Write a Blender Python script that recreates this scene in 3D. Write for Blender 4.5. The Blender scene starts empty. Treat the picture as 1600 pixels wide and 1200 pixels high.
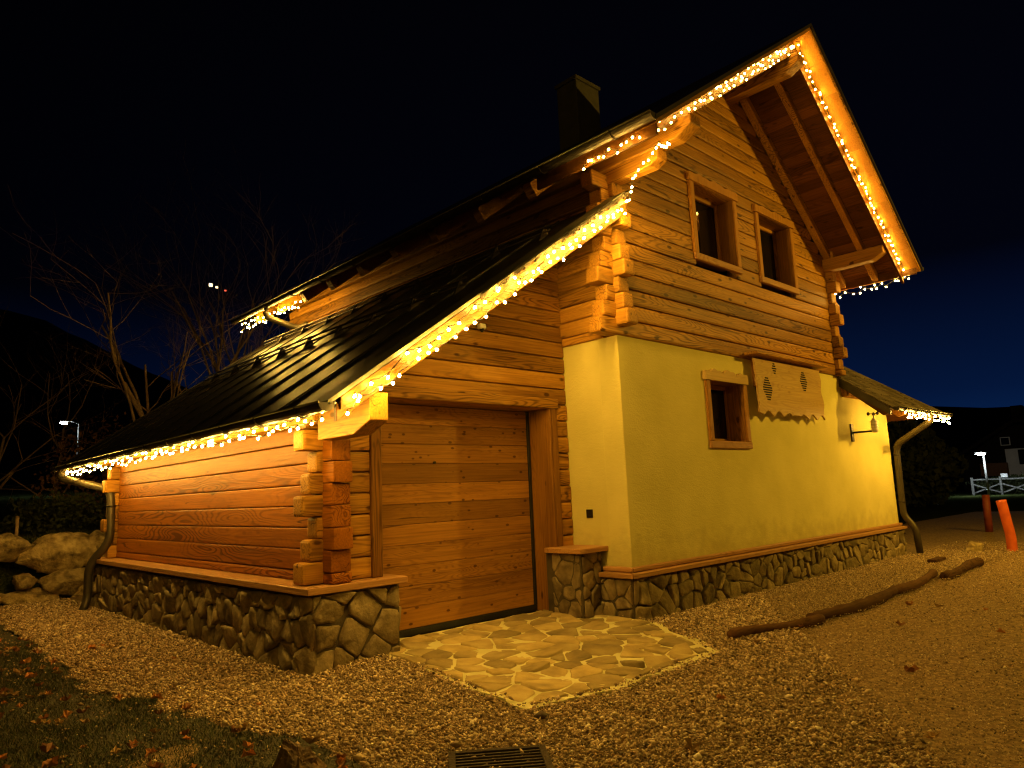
import bpy, bmesh, math, random
import numpy as np
from mathutils import Vector, Matrix, noise
random.seed(7); np.random.seed(7)
S = bpy.context.scene
C = S.collection
# ------------------------------------------------------------------ camera
F_PX, YAW, PITCH, ROLL = 1120.42, 0.76099, 0.1496, -0.0425
cam_d = bpy.data.cameras.new('camera'); cam = bpy.data.objects.new('camera', cam_d); C.objects.link(cam)
cam_d.sensor_width = 36; cam_d.lens = 36*F_PX/1600; cam_d.clip_start = .05; cam_d.clip_end = 1500
fw = Vector((math.sin(YAW)*math.cos(PITCH), math.cos(YAW)*math.cos(PITCH), math.sin(PITCH)))
rt = Vector((math.cos(YAW), -math.sin(YAW), 0)); up = rt.cross(fw)
r2 = rt*math.cos(ROLL)+up*math.sin(ROLL); u2 = up*math.cos(ROLL)-rt*math.sin(ROLL)
M = Matrix((r2, u2, -fw)).transposed().to_4x4(); M.translation = Vector((-6.7007, -5.1841, 1.5))
cam.matrix_world = M; S.camera = cam
# ------------------------------------------------------------------ night sky
W = bpy.data.worlds.new('World'); S.world = W; W.use_nodes = True
nt = W.node_tree; nt.nodes.clear()
wo = nt.nodes.new('ShaderNodeOutputWorld'); bg = nt.nodes.new('ShaderNodeBackground')
tc = nt.nodes.new('ShaderNodeTexCoord'); sx = nt.nodes.new('ShaderNodeSeparateXYZ')
rp = nt.nodes.new('ShaderNodeValToRGB')
e = rp.color_ramp.elements
e[0].position = 0.0; e[0].color = (.0016, .0115, .050, 1)
e[1].position = .75; e[1].color = (.0005, .0005, .0010, 1)
k = e.new(.10); k.color = (.0008, .0045, .022, 1)
k = e.new(.26); k.color = (.0004, .0006, .0022, 1)
# afterglow stands low in the east-south-east: darker away from it
dot = nt.nodes.new('ShaderNodeVectorMath'); dot.operation = 'DOT_PRODUCT'; dot.inputs[1].default_value = (.96, .28, 0)
mr = nt.nodes.new('ShaderNodeMapRange'); mr.inputs[1].default_value = 0.1; mr.inputs[2].default_value = .95; mr.inputs[3].default_value = .10; mr.inputs[4].default_value = 1.0
nt.links.new(tc.outputs['Generated'], sx.inputs[0]); nt.links.new(sx.outputs[2], rp.inputs[0])
nt.links.new(tc.outputs['Generated'], dot.inputs[0]); nt.links.new(dot.outputs['Value'], mr.inputs[0])
nt.links.new(rp.outputs[0], bg.inputs[0]); nt.links.new(mr.outputs[0], bg.inputs[1]); nt.links.new(bg.outputs[0], wo.inputs[0])
# ------------------------------------------------------------------ view, exposure, light levels
vs = S.view_settings
vs.view_transform = 'Standard'; vs.look = 'None'; vs.exposure = 0.75; vs.gamma = 1
BULB_COL = (1.0, .565, .085)
SODIUM = (1.0, .575, .05); LAMP_W = 1050; LAMP_L = 300
S.cycles.use_denoising = True
S.cycles.max_bounces = 6; S.cycles.diffuse_bounces = 4; S.cycles.glossy_bounces = 3
S.cycles.sample_clamp_indirect = 4
S.cycles.use_light_tree = True; S.cycles.filter_width = 1.25

# ================================================================== materials
def newmat(n):
    m = bpy.data.materials.new(n); m.use_nodes = True
    t = m.node_tree; return m, t, t.nodes['Principled BSDF']
def N(t, ty, **kw):
    n = t.nodes.new(ty)
    for a, b in kw.items():
        if a.startswith('i_'): n.inputs[int(a[2:])].default_value = b
        else: setattr(n, a, b)
    return n
def L(t, a, ao, b, bi): t.links.new(a.outputs[ao], b.inputs[bi])
def ramp(t, stops):
    n = t.nodes.new('ShaderNodeValToRGB'); e = n.color_ramp.elements
    e[0].position, e[0].color = stops[0][0], (*stops[0][1], 1)
    e[1].position, e[1].color = stops[-1][0], (*stops[-1][1], 1)
    for p, c in stops[1:-1]:
        q = e.new(p); q.color = (*c, 1)
    return n
def wood(name, axis, light, dark, knots=.5, rough=.5, grain=1.0, rnd=.35, rot=None, coat=0.0, ring=.25, kscale=6.0, kstretch=.42):
    m, t, b = newmat(name)
    tc = N(t, 'ShaderNodeTexCoord'); oi = N(t, 'ShaderNodeObjectInfo')
    off = N(t, 'ShaderNodeVectorMath', operation='MULTIPLY'); off.inputs[1].default_value = (37, 53, 71)
    cmb = N(t, 'ShaderNodeCombineXYZ')
    for i in range(3): L(t, oi, 'Random', cmb, i)
    L(t, cmb, 0, off, 0)
    mp0 = N(t, 'ShaderNodeMapping')
    if rot: mp0.inputs['Rotation'].default_value = rot
    L(t, tc, 'Object', mp0, 0)
    add = N(t, 'ShaderNodeVectorMath', operation='ADD'); L(t, mp0, 0, add, 0); L(t, off, 0, add, 1)
    sc = [1.0, 1.0, 1.0]; sc[axis] = .13
    mp = N(t, 'ShaderNodeMapping'); mp.inputs['Scale'].default_value = sc; L(t, add, 0, mp, 0)
    n1 = N(t, 'ShaderNodeTexNoise'); n1.inputs['Scale'].default_value = 3.2*grain; n1.inputs['Detail'].default_value = 1.8
    L(t, mp, 0, n1, 'Vector')
    ml = N(t, 'ShaderNodeMath', operation='MULTIPLY', i_1=185.0); L(t, n1, 'Fac', ml, 0)
    sn = N(t, 'ShaderNodeMath', operation='SINE'); L(t, ml, 0, sn, 0)
    mr = N(t, 'ShaderNodeMapRange'); mr.inputs[1].default_value = -.1; mr.inputs[2].default_value = 1.0; L(t, sn, 0, mr, 0)
    # rings stand out only on parts of each board
    nm = N(t, 'ShaderNodeTexNoise'); nm.inputs['Scale'].default_value = 1.7; L(t, mp, 0, nm, 'Vector')
    mm = N(t, 'ShaderNodeMapRange'); mm.inputs[1].default_value = .42; mm.inputs[2].default_value = .62; mm.inputs[3].default_value = .15; mm.inputs[4].default_value = 1; L(t, nm, 'Fac', mm, 0)
    mr1 = N(t, 'ShaderNodeMath', operation='MULTIPLY'); L(t, mr, 0, mr1, 0); L(t, mm, 0, mr1, 1); mr = mr1
    # fine fibre
    sc2 = [60.0, 60.0, 60.0]; sc2[axis] = 1.6
    mp2 = N(t, 'ShaderNodeMapping'); mp2.inputs['Scale'].default_value = sc2; L(t, add, 0, mp2, 0)
    n2 = N(t, 'ShaderNodeTexNoise'); n2.inputs['Scale'].default_value = 1.0; n2.inputs['Detail'].default_value = 3; L(t, mp2, 0, n2, 'Vector')
    # blotches of stain
    n3 = N(t, 'ShaderNodeTexNoise'); n3.inputs['Scale'].default_value = 2.2; n3.inputs['Detail'].default_value = 3; L(t, mp, 0, n3, 'Vector')
    # knots
    sc3 = [1.0, 1.0, 1.0]; sc3[axis] = kstretch
    mp3 = N(t, 'ShaderNodeMapping'); mp3.inputs['Scale'].default_value = sc3; L(t, add, 0, mp3, 0)
    vo = N(t, 'ShaderNodeTexVoronoi'); vo.inputs['Scale'].default_value = kscale; L(t, mp3, 0, vo, 'Vector')
    kn = N(t, 'ShaderNodeMapRange'); kn.inputs[1].default_value = .06; kn.inputs[2].default_value = .17; kn.inputs[3].default_value = knots; kn.inputs[4].default_value = 0; L(t, vo, 'Distance', kn, 0)
    a1 = N(t, 'ShaderNodeMath', operation='MULTIPLY_ADD', i_1=ring, i_2=.04-.2*ring); L(t, mr, 0, a1, 0)
    a2 = N(t, 'ShaderNodeMath', operation='MULTIPLY_ADD', i_1=.55); L(t, n2, 'Fac', a2, 0); L(t, a1, 0, a2, 2)
    a3 = N(t, 'ShaderNodeMath', operation='MULTIPLY_ADD', i_1=.75); L(t, n3, 'Fac', a3, 0); L(t, a2, 0, a3, 2)
    a4 = N(t, 'ShaderNodeMath', operation='ADD'); L(t, a3, 0, a4, 0); L(t, kn, 0, a4, 1)
    sc4 = [11.0, 11.0, 11.0]; sc4[axis] = .45
    mp4 = N(t, 'ShaderNodeMapping'); mp4.inputs['Scale'].default_value = sc4; L(t, add, 0, mp4, 0)
    n4 = N(t, 'ShaderNodeTexNoise'); n4.inputs['Scale'].default_value = 1.0; n4.inputs['Detail'].default_value = 0; L(t, mp4, 0, n4, 'Vector')
    c1 = N(t, 'ShaderNodeMath', operation='SUBTRACT', i_1=.5); L(t, n4, 'Fac', c1, 0); c2 = N(t, 'ShaderNodeMath', operation='ABSOLUTE'); L(t, c1, 0, c2, 0)
    c3 = N(t, 'ShaderNodeMapRange'); c3.inputs[1].default_value = .004; c3.inputs[2].default_value = .012; c3.inputs[3].default_value = .5; c3.inputs[4].default_value = 0; L(t, c2, 0, c3, 0)
    n5 = N(t, 'ShaderNodeTexNoise'); n5.inputs['Scale'].default_value = 4.0; L(t, mp, 0, n5, 'Vector')
    c4 = N(t, 'ShaderNodeMapRange'); c4.inputs[1].default_value = .56; c4.inputs[2].default_value = .60; L(t, n5, 'Fac', c4, 0)
    c5 = N(t, 'ShaderNodeMath', operation='MULTIPLY_ADD'); L(t, c3, 0, c5, 0); L(t, c4, 0, c5, 1); L(t, a4, 0, c5, 2); a4 = c5
    cr = ramp(t, [(.38, light), (.72, tuple((l+d)/2*.95 for l, d in zip(light, dark))), (1.0, dark)]); L(t, a4, 0, cr, 0)
    hv = N(t, 'ShaderNodeHueSaturation')
    rv = N(t, 'ShaderNodeMapRange'); rv.inputs[3].default_value = 1-rnd; rv.inputs[4].default_value = 1+rnd*.7; L(t, oi, 'Random', rv, 0)
    L(t, rv, 0, hv, 'Value'); L(t, cr, 0, hv, 'Color'); L(t, hv, 0, b, 'Base Color')
    bp = N(t, 'ShaderNodeBump'); bp.inputs['Strength'].default_value = .5; bp.inputs['Distance'].default_value = .006
    bs = N(t, 'ShaderNodeMath', operation='MULTIPLY_ADD', i_1=.5); L(t, mr, 0, bs, 0); L(t, n2, 'Fac', bs, 2)
    L(t, bs, 0, bp, 'Height'); L(t, bp, 0, b, 'Normal')
    b.inputs['Roughness'].default_value = rough; b.inputs['Specular IOR Level'].default_value = .15
    if coat: b.inputs['Coat Weight'].default_value = coat
    return m
def rough_mat(name, stops, scale=8, rough=.85, bump=.5, bscale=40, bdist=.01, rnd=.0, detail=5, metal=0, spec=.5):
    m, t, b = newmat(name)
    tc = N(t, 'ShaderNodeTexCoord'); oi = N(t, 'ShaderNodeObjectInfo')
    off = N(t, 'ShaderNodeVectorMath', operation='ADD'); cm = N(t, 'ShaderNodeCombineXYZ')
    mu = N(t, 'ShaderNodeMath', operation='MULTIPLY', i_1=50.0); L(t, oi, 'Random', mu, 0); L(t, mu, 0, cm, 0)
    L(t, tc, 'Object', off, 0); L(t, cm, 0, off, 1)
    n1 = N(t, 'ShaderNodeTexNoise'); n1.inputs['Scale'].default_value = scale; n1.inputs['Detail'].default_value = detail; L(t, off, 0, n1, 'Vector')
    cr = ramp(t, stops); L(t, n1, 'Fac', cr, 0)
    hv = N(t, 'ShaderNodeHueSaturation'); rv = N(t, 'ShaderNodeMapRange'); rv.inputs[3].default_value = 1-rnd; rv.inputs[4].default_value = 1+rnd*.6
    L(t, oi, 'Random', rv, 0); L(t, rv, 0, hv, 'Value'); L(t, cr, 0, hv, 'Color'); L(t, hv, 0, b, 'Base Color')
    n2 = N(t, 'ShaderNodeTexNoise'); n2.inputs['Scale'].default_value = bscale; n2.inputs['Detail'].default_value = 6; L(t, off, 0, n2, 'Vector')
    bp = N(t, 'ShaderNodeBump'); bp.inputs['Strength'].default_value = bump; bp.inputs['Distance'].default_value = bdist
    L(t, n2, 'Fac', bp, 'Height'); L(t, bp, 0, b, 'Normal')
    b.inputs['Roughness'].default_value = rough; b.inputs['Metallic'].default_value = metal; b.inputs['Specular IOR Level'].default_value = spec
    return m
LT, DK = (.56, .275, .034), (.080, .030, .004)
Wx = wood('stained_wood_x', 0, LT, DK); Wy = wood('stained_wood_y', 1, LT, DK, knots=.35); Wz = wood('stained_wood_z', 2, (.42, .19, .026), DK)
DOORW = wood('door_wood', 0, (.46, .215, .034), (.11, .042, .006), knots=.7, grain=1.6, rnd=.36, ring=.16, kscale=10, kstretch=.55)
WALLY = wood('left_wall_wood', 1, (.44, .150, .006), (.11, .028, .001), knots=.15, grain=1.0, rnd=.35, ring=.42)
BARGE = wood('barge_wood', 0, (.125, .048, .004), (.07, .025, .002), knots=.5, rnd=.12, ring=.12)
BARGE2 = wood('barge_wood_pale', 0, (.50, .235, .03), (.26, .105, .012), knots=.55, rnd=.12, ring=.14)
FRAMEW = wood('frame_wood', 2, (.50, .24, .04), (.24, .10, .015), knots=.25, rnd=.12)
LEDGEX = wood('ledge_wood_x', 0, (.50, .27, .10), (.26, .12, .04), knots=.2, rnd=.15)
LEDGEY = wood('ledge_wood_y', 1, (.50, .27, .10), (.26, .12, .04), knots=.2, rnd=.15)
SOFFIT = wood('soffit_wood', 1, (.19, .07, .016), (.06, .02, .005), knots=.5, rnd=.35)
PANELW = wood('pale_panel_wood', 0, (.66, .46, .17), (.40, .24, .08), knots=.45, rnd=.1)
PLASTER = rough_mat('yellow_plaster', [(.3, (.61, .54, .17)), (.7, (.71, .63, .22))], scale=1.6, rough=.9, bump=.6, bscale=55, bdist=.006, spec=.2)
MORTAR = rough_mat('dark_mortar', [(.3, (.05, .036, .018)), (.7, (.10, .075, .04))], scale=6, bscale=60)
def plaster_detail(m):
    t = m.node_tree; b = t.nodes['Principled BSDF']; src = b.inputs['Base Color'].links[0].from_socket
    tc = N(t, 'ShaderNodeTexCoord'); sp = N(t, 'ShaderNodeSeparateXYZ'); L(t, tc, 'Object', sp, 0)
    n = N(t, 'ShaderNodeTexNoise'); n.inputs['Scale'].default_value = 5; n.inputs['Detail'].default_value = 7; L(t, tc, 'Object', n, 'Vector')
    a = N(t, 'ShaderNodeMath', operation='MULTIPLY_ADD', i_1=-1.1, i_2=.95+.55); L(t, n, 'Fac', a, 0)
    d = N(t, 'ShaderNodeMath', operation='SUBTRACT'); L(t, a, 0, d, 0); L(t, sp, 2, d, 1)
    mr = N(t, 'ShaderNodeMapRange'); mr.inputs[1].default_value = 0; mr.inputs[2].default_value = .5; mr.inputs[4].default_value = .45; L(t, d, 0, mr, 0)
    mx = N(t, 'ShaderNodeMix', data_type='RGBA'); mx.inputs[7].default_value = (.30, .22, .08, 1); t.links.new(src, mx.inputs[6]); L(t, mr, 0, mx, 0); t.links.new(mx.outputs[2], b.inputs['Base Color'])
    mp = N(t, 'ShaderNodeMapping'); mp.inputs['Scale'].default_value = (1, 1, 2.6); mp.inputs['Rotation'].default_value = (.3, .35, 0); L(t, tc, 'Object', mp, 0)
    w = N(t, 'ShaderNodeTexNoise'); w.inputs['Scale'].default_value = 9; w.inputs['Detail'].default_value = 5; w.inputs['Distortion'].default_value = .6; L(t, mp, 0, w, 'Vector')
    bp = N(t, 'ShaderNodeBump'); bp.inputs['Strength'].default_value = .35; bp.inputs['Distance'].default_value = .010; L(t, w, 'Fac', bp, 'Height')
    old = b.inputs['Normal'].links[0].from_socket; t.links.new(old, bp.inputs['Normal']); t.links.new(bp.outputs[0], b.inputs['Normal'])
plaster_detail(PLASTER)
STONE = rough_mat('plinth_stone', [(.25, (.11, .075, .035)), (.55, (.27, .20, .10)), (.8, (.42, .33, .18))], scale=7, bump=1.0, bscale=24, bdist=.016, rnd=.35)
PALE_MORTAR = rough_mat('pale_mortar', [(.3, (.56, .52, .24)), (.7, (.74, .68, .36))], scale=3, bscale=50, bdist=.008)
FLAG = rough_mat('flagstone', [(.25, (.21, .15, .055)), (.5, (.41, .30, .11)), (.8, (.58, .46, .20))], scale=4, bump=.9, bscale=22, bdist=.012, rnd=.42)
BOULDER = rough_mat('boulder_stone', [(.25, (.07, .042, .015)), (.5, (.40, .29, .13)), (.75, (.64, .50, .27))], scale=7, bump=1, bscale=16, bdist=.05, rnd=.2)
SAND = rough_mat('path_grit', [(.25, (.11, .068, .03)), (.5, (.27, .17, .075)), (.75, (.50, .34, .16))], scale=26, bump=1.0, bscale=70, bdist=.02, detail=9)
DIRT = rough_mat('gravel_bed_soil', [(.25, (.10, .065, .03)), (.5, (.23, .155, .075)), (.75, (.42, .29, .15))], scale=48, bump=1, bscale=60, bdist=.03, detail=8)
SOIL = rough_mat('lawn_soil', [(.3, (.020, .018, .008)), (.7, (.055, .05, .02))], scale=6, bump=1, bscale=30, bdist=.04)
GRASSG = rough_mat('dark_meadow', [(.3, (.025, .035, .010)), (.6, (.045, .055, .016)), (.8, (.08, .06, .025))], scale=3, bump=1, bscale=18, bdist=.1, spec=0)
HILL = rough_mat('dark_hillside', [(.3, (.006, .009, .006)), (.7, (.014, .018, .010))], scale=.2, bscale=1, bdist=.5)
ROOFM = rough_mat('dark_sheet_roof', [(.3, (.022, .019, .016)), (.7, (.034, .029, .024))], scale=3, rough=.40, bump=.05, bscale=4, bdist=.008, metal=.3)
FLASH = rough_mat('olive_flashing', [(.3, (.11, .105, .07)), (.7, (.17, .16, .11))], scale=4, rough=.5, bump=.2, bscale=8, bdist=.006, metal=.5)
SHINGLE = wood('weathered_shingle', 1, (.15, .12, .08), (.045, .034, .022), knots=.1, rough=.9, rnd=.45)
GUTTER = rough_mat('brown_gutter', [(.3, (.035, .028, .02)), (.7, (.06, .05, .035))], scale=5, rough=.45, bump=.15, bscale=10, metal=.6)
PIPE = rough_mat('brown_pipe', [(.3, (.06, .05, .032)), (.7, (.10, .08, .05))], scale=5, rough=.45, bump=.15, bscale=12, metal=.55)
BLACK = rough_mat('black_rubber', [(.3, (.008, .008, .008)), (.7, (.015, .014, .012))], rough=.5)
DARKMET = rough_mat('dark_iron', [(.3, (.03, .025, .02)), (.7, (.06, .05, .04))], rough=.45, metal=.8)
HOLEM = rough_mat('hole_shade', [(.3, (.01, .008, .005)), (.7, (.015, .012, .008))], rough=.9)  # near-black colour in place of the shade inside holes
CHIM = rough_mat('chimney_render', [(.3, (.06, .055, .048)), (.7, (.09, .082, .07))], scale=6, bscale=30)
WHITE = rough_mat('white_render', [(.3, (.70, .72, .72)), (.7, (.8, .8, .8))], scale=2)
HOUSEROOF = rough_mat('house_roof', [(.3, (.014, .010, .008)), (.7, (.024, .018, .014))], spec=.05)
BROWNB = rough_mat('balcony_wood', [(.3, (.16, .07, .03)), (.7, (.24, .11, .05))])
ORANGE = rough_mat('orange_paint', [(.3, (.60, .10, .02)), (.7, (.75, .15, .03))], rough=.5, bump=.1)
REDP = rough_mat('dull_red_paint', [(.3, (.18, .03, .012)), (.7, (.28, .05, .02))], rough=.6)
BARK = rough_mat('bark', [(.3, (.26, .16, .09)), (.7, (.44, .30, .18))], scale=9, bscale=30, rnd=.2)
LOGB = wood('old_log_bark', 0, (.17, .085, .035), (.05, .022, .010), knots=.2, rough=.9, rnd=.25)
WHITEP = rough_mat('white_plastic', [(.3, (.55, .5, .42)), (.7, (.65, .6, .5))], rough=.45, bump=.05)
GREYP = rough_mat('grey_fence', [(.3, (.13, .13, .12)), (.7, (.22, .22, .20))])
LEAFG = rough_mat('dark_leaves', [(.3, (.02, .035, .008)), (.7, (.07, .075, .018))], scale=3)
LEAFB = rough_mat('russet_leaves', [(.3, (.07, .03, .01)), (.7, (.22, .10, .03))], scale=2)
def glass():
    m, t, b = newmat('dark_window_glass'); b.inputs['Base Color'].default_value = (.006, .006, .007, 1)
    b.inputs['Roughness'].default_value = .06; b.inputs['Specular IOR Level'].default_value = .6; return m
GLASS = glass()
def varied(name, stops, rough=.7, trans=0):
    """colour picked per face from a stored attribute"""
    m, t, b = newmat(name); a = N(t, 'ShaderNodeAttribute', attribute_name='tint'); cr = ramp(t, stops)
    L(t, a, 'Fac', cr, 0); L(t, cr, 0, b, 'Base Color'); b.inputs['Roughness'].default_value = rough; return m
PEBBLE = varied('pebbles', [(0, (.06, .035, .016)), (.3, (.26, .165, .085)), (.6, (.54, .38, .22)), (.85, (.80, .64, .44)), (1, (.88, .80, .64))], .6)
BLADE = varied('grass_blades', [(0, (.018, .03, .006)), (.6, (.05, .07, .012)), (1, (.13, .11, .03))], .6)
def emis(name, col, s):
    m = bpy.data.materials.new(name); m.use_nodes = True; t = m.node_tree; t.nodes.clear()
    o = N(t, 'ShaderNodeOutputMaterial'); em = N(t, 'ShaderNodeEmission'); em.inputs[0].default_value = (*col, 1); em.inputs[1].default_value = s
    L(t, em, 0, o, 0); return m
WIRE = BLACK

# ================================================================== mesh helpers
def link(o, parent=None):
    C.objects.link(o)
    if parent is not None: o.parent = parent
    return o
def mesh(name, vs_, fs, mat, parent=None, smooth=False):
    me = bpy.data.meshes.new(name); me.from_pydata([tuple(v) for v in vs_], [], fs); me.materials.append(mat)
    if smooth: me.polygons.foreach_set('use_smooth', [True]*len(me.polygons))
    me.update(); return link(bpy.data.objects.new(name, me), parent)
def frombm(name, bm, mat, parent=None, smooth=False):
    bmesh.ops.recalc_face_normals(bm, faces=bm.faces)
    me = bpy.data.meshes.new(name); bm.to_mesh(me); bm.free(); me.materials.append(mat)
    if smooth: me.polygons.foreach_set('use_smooth', [True]*len(me.polygons))
    return link(bpy.data.objects.new(name, me), parent)
def thing(name, label, cat, loc=(0, 0, 0), group=None):
    o = bpy.data.objects.new(name, None); o.empty_display_size = .2; C.objects.link(o); o.location = loc
    o['label'] = label; o['category'] = cat
    if group: o['group'] = group
    return o
def part(name, parent):
    o = bpy.data.objects.new(name, None); o.empty_display_size = .1; link(o, parent); return o
def tag(o, label, cat, group=None):
    o['label'] = label; o['category'] = cat
    if group: o['group'] = group
    return o
def bm_box(bm, x0, x1, y0, y1, z0, z1, bev=0, seg=1, jit=0):
    r = bmesh.ops.create_cube(bm, size=1)
    vs_ = r['verts']
    for v in vs_:
        v.co = Vector(((x0+x1)/2+v.co.x*(x1-x0), (y0+y1)/2+v.co.y*(y1-y0), (z0+z1)/2+v.co.z*(z1-z0)))
        if jit: v.co += Vector([random.uniform(-jit, jit) for _ in range(3)])
    if bev: bmesh.ops.bevel(bm, geom=list({e for v in vs_ for e in v.link_edges}), offset=bev, segments=seg, affect='EDGES', profile=.5)
def box(name, x0, x1, y0, y1, z0, z1, mat, parent=None, bev=.008, seg=1, jit=0):
    bm = bmesh.new(); bm_box(bm, x0, x1, y0, y1, z0, z1, bev, seg, jit); return frombm(name, bm, mat, parent)
def beam(name, a, b, w, h, mat, parent=None, bev=.006, upv=(0, 0, 1), base='top', extra=None):
    """box between a and b; w across, h along upv; a-b is the top (or centre) line"""
    a, b = Vector(a), Vector(b); d = (b-a).normalized(); s = d.cross(Vector(upv)).normalized(); u = s.cross(d)
    bm = bmesh.new(); o = 0 if base == 'centre' else -h/2
    r = bmesh.ops.create_cube(bm, size=1); ln = (b-a).length
    for v in r['verts']: v.co = (a+b)/2 + d*v.co.x*ln + s*v.co.y*w + u*(v.co.z*h+o)
    if bev: bmesh.ops.bevel(bm, geom=bm.edges[:], offset=bev, segments=1, affect='EDGES')
    return frombm(name, bm, mat, parent)
def prism(name, pts, vec, mat, parent=None, bev=0):
    """polygon pts (3D, planar) pushed along vec"""
    bm = bmesh.new(); vv = [bm.verts.new(p) for p in pts]; f = bm.faces.new(vv)
    r = bmesh.ops.extrude_face_region(bm, geom=[f]); vec = Vector(vec)
    for g in r['geom']:
        if isinstance(g, bmesh.types.BMVert): g.co += vec
    if bev: bmesh.ops.bevel(bm, geom=bm.edges[:], offset=bev, segments=1, affect='EDGES')
    return frombm(name, bm, mat, parent)
def tube_data(pts, rad, sides=8, vs_=None, fs=None, cap=True):
    vs_ = [] if vs_ is None else vs_; fs = [] if fs is None else fs
    pts = [Vector(p) for p in pts]; n0 = len(vs_); n = len(pts)
    rad = rad if hasattr(rad, '__len__') else [rad]*n
    ref = Vector((0, 0, 1)) if abs((pts[-1]-pts[0]).normalized().z) < .9 else Vector((1, 0, 0))
    for i, p in enumerate(pts):
        d = (pts[min(i+1, n-1)]-pts[max(i-1, 0)]).normalized(); s = d.cross(ref)
        if s.length < 1e-4: s = d.cross(Vector((0, 1, 0)))
        s.normalize(); u = s.cross(d)
        for k_ in range(sides):
            a = 2*math.pi*k_/sides; vs_.append(p + (s*math.cos(a)+u*math.sin(a))*rad[i])
    for i in range(n-1):
        for k_ in range(sides):
            q = n0+i*sides; fs.append((q+k_, q+(k_+1) % sides, q+sides+(k_+1) % sides, q+sides+k_))
    if cap: fs.append(tuple(n0+k_ for k_ in range(sides))[::-1]); fs.append(tuple(n0+(n-1)*sides+k_ for k_ in range(sides)))
    return vs_, fs
def tube(name, pts, rad, mat, parent=None, sides=10):
    a, b = tube_data(pts, rad, sides); return mesh(name, a, b, mat, parent, True)
def smooth_path(pts, n=6):
    pts = [Vector(p) for p in pts]; out = []
    P = [pts[0]]+pts+[pts[-1]]
    for i in range(1, len(P)-2):
        for j in range(n):
            t = j/n; p0, p1, p2, p3 = P[i-1], P[i], P[i+1], P[i+2]
            out.append(.5*((2*p1)+(-p0+p2)*t+(2*p0-5*p1+4*p2-p3)*t*t+(-p0+3*p1-3*p2+p3)*t**3))
    out.append(pts[-1]); return out
def round_corners(pts, r, n=5):
    pts = [Vector(p) for p in pts]; out = [pts[0]]
    for i in range(1, len(pts)-1):
        a = (pts[i-1]-pts[i]); b = (pts[i+1]-pts[i]); q = min(r, a.length*.45, b.length*.45)
        A = pts[i]+a.normalized()*q; B = pts[i]+b.normalized()*q
        for j in range(n+1):
            t = j/n; out.append(A*(1-t)**2+pts[i]*2*t*(1-t)+B*t*t)
    out.append(pts[-1]); return out

# ------------------------------------------------------------------ voronoi stones
def clip(poly, px, py, nx, ny):
    out = []
    for i in range(len(poly)):
        a, b = poly[i], poly[(i+1) % len(poly)]
        da = (a[0]-px)*nx+(a[1]-py)*ny; db = (b[0]-px)*nx+(b[1]-py)*ny
        if da <= 0: out.append(a)
        if (da < 0 < db) or (db < 0 < da):
            t = da/(da-db); out.append((a[0]+(b[0]-a[0])*t, a[1]+(b[1]-a[1])*t))
    return out
def cells(poly, su, sv, jit=.38, rng=random):
    us = [p[0] for p in poly]; vs_ = [p[1] for p in poly]
    seeds = []; j = 0; v = min(vs_)-sv*.2
    while v < max(vs_)+sv*.5:
        u = min(us) + (su*.5 if j % 2 else 0)
        while u < max(us)+su*.6:
            seeds.append((u+rng.uniform(-jit, jit)*su*1.15, v+rng.uniform(-jit, jit)*sv*1.15)); u += su*rng.uniform(.62, 1.5)
        v += sv; j += 1
    out = []
    R2 = (2.6*max(su, sv))**2
    for i, s in enumerate(seeds):
        p = list(poly)
        for k_, q in enumerate(seeds):
            if k_ == i or (q[0]-s[0])**2+(q[1]-s[1])**2 > R2: continue
            p = clip(p, (s[0]+q[0])/2, (s[1]+q[1])/2, q[0]-s[0], q[1]-s[1])
            if len(p) < 3: break
        if len(p) >= 3: out.append(p)
    return out
def area(p): return abs(sum(p[i][0]*p[(i+1) % len(p)][1]-p[(i+1) % len(p)][0]*p[i][1] for i in range(len(p))))/2
def stone(poly, gap, depth, fmap, mat, parent, name='stone', rough=.009, dome=.1, minarea=.0015):
    c = Vector((sum(p[0] for p in poly)/len(poly), sum(p[1] for p in poly)/len(poly)))
    q = []
    for p in poly:
        d = Vector(p)-c
        if d.length < 1e-5: continue
        q.append(c + d*max(.2, 1-gap/d.length))
    # drop tiny edges, round the corners once
    q = [a for i, a in enumerate(q) if (a-q[i-1]).length > gap*.6]
    if len(q) < 3 or area([(a.x, a.y) for a in q]) < minarea: return None
    r = []
    for i in range(len(q)):
        a, b = q[i], q[(i+1) % len(q)]
        r += [a.lerp(b, .14), a.lerp(b, .86)] if (b-a).length < .13 else [a.lerp(b, .10), a.lerp(b, .5), a.lerp(b, .90)]
    r = [a+Vector((random.uniform(-rough, rough), random.uniform(-rough, rough))) for a in r]
    n = len(r); vs_, fs = [], []
    tilt = Vector((random.uniform(-.28, .28)*min(1, depth/.03), random.uniform(-.25, .25)*min(1, depth/.03)))
    for sc_, dz in ((1.0, -.03), (.985, depth*.6), (.92, depth*.92), (.6, depth*(1+.2*dome))):
        for a in r:
            p = c+(a-c)*sc_; z = dz + (0 if dz < 0 else tilt.dot(a-c)*sc_ + random.uniform(-rough, rough)*.8)
            vs_.append(fmap(p.x, p.y, z))
    vs_.append(fmap(c.x, c.y, depth*(1+.35*dome)))
    for k_ in range(3):
        for i in range(n): fs.append((k_*n+i, k_*n+(i+1) % n, (k_+1)*n+(i+1) % n, (k_+1)*n+i))
    for i in range(n): fs.append((3*n+i, 3*n+(i+1) % n, 4*n))
    o = mesh(name, vs_, fs, mat, parent, True)
    return o

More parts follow.
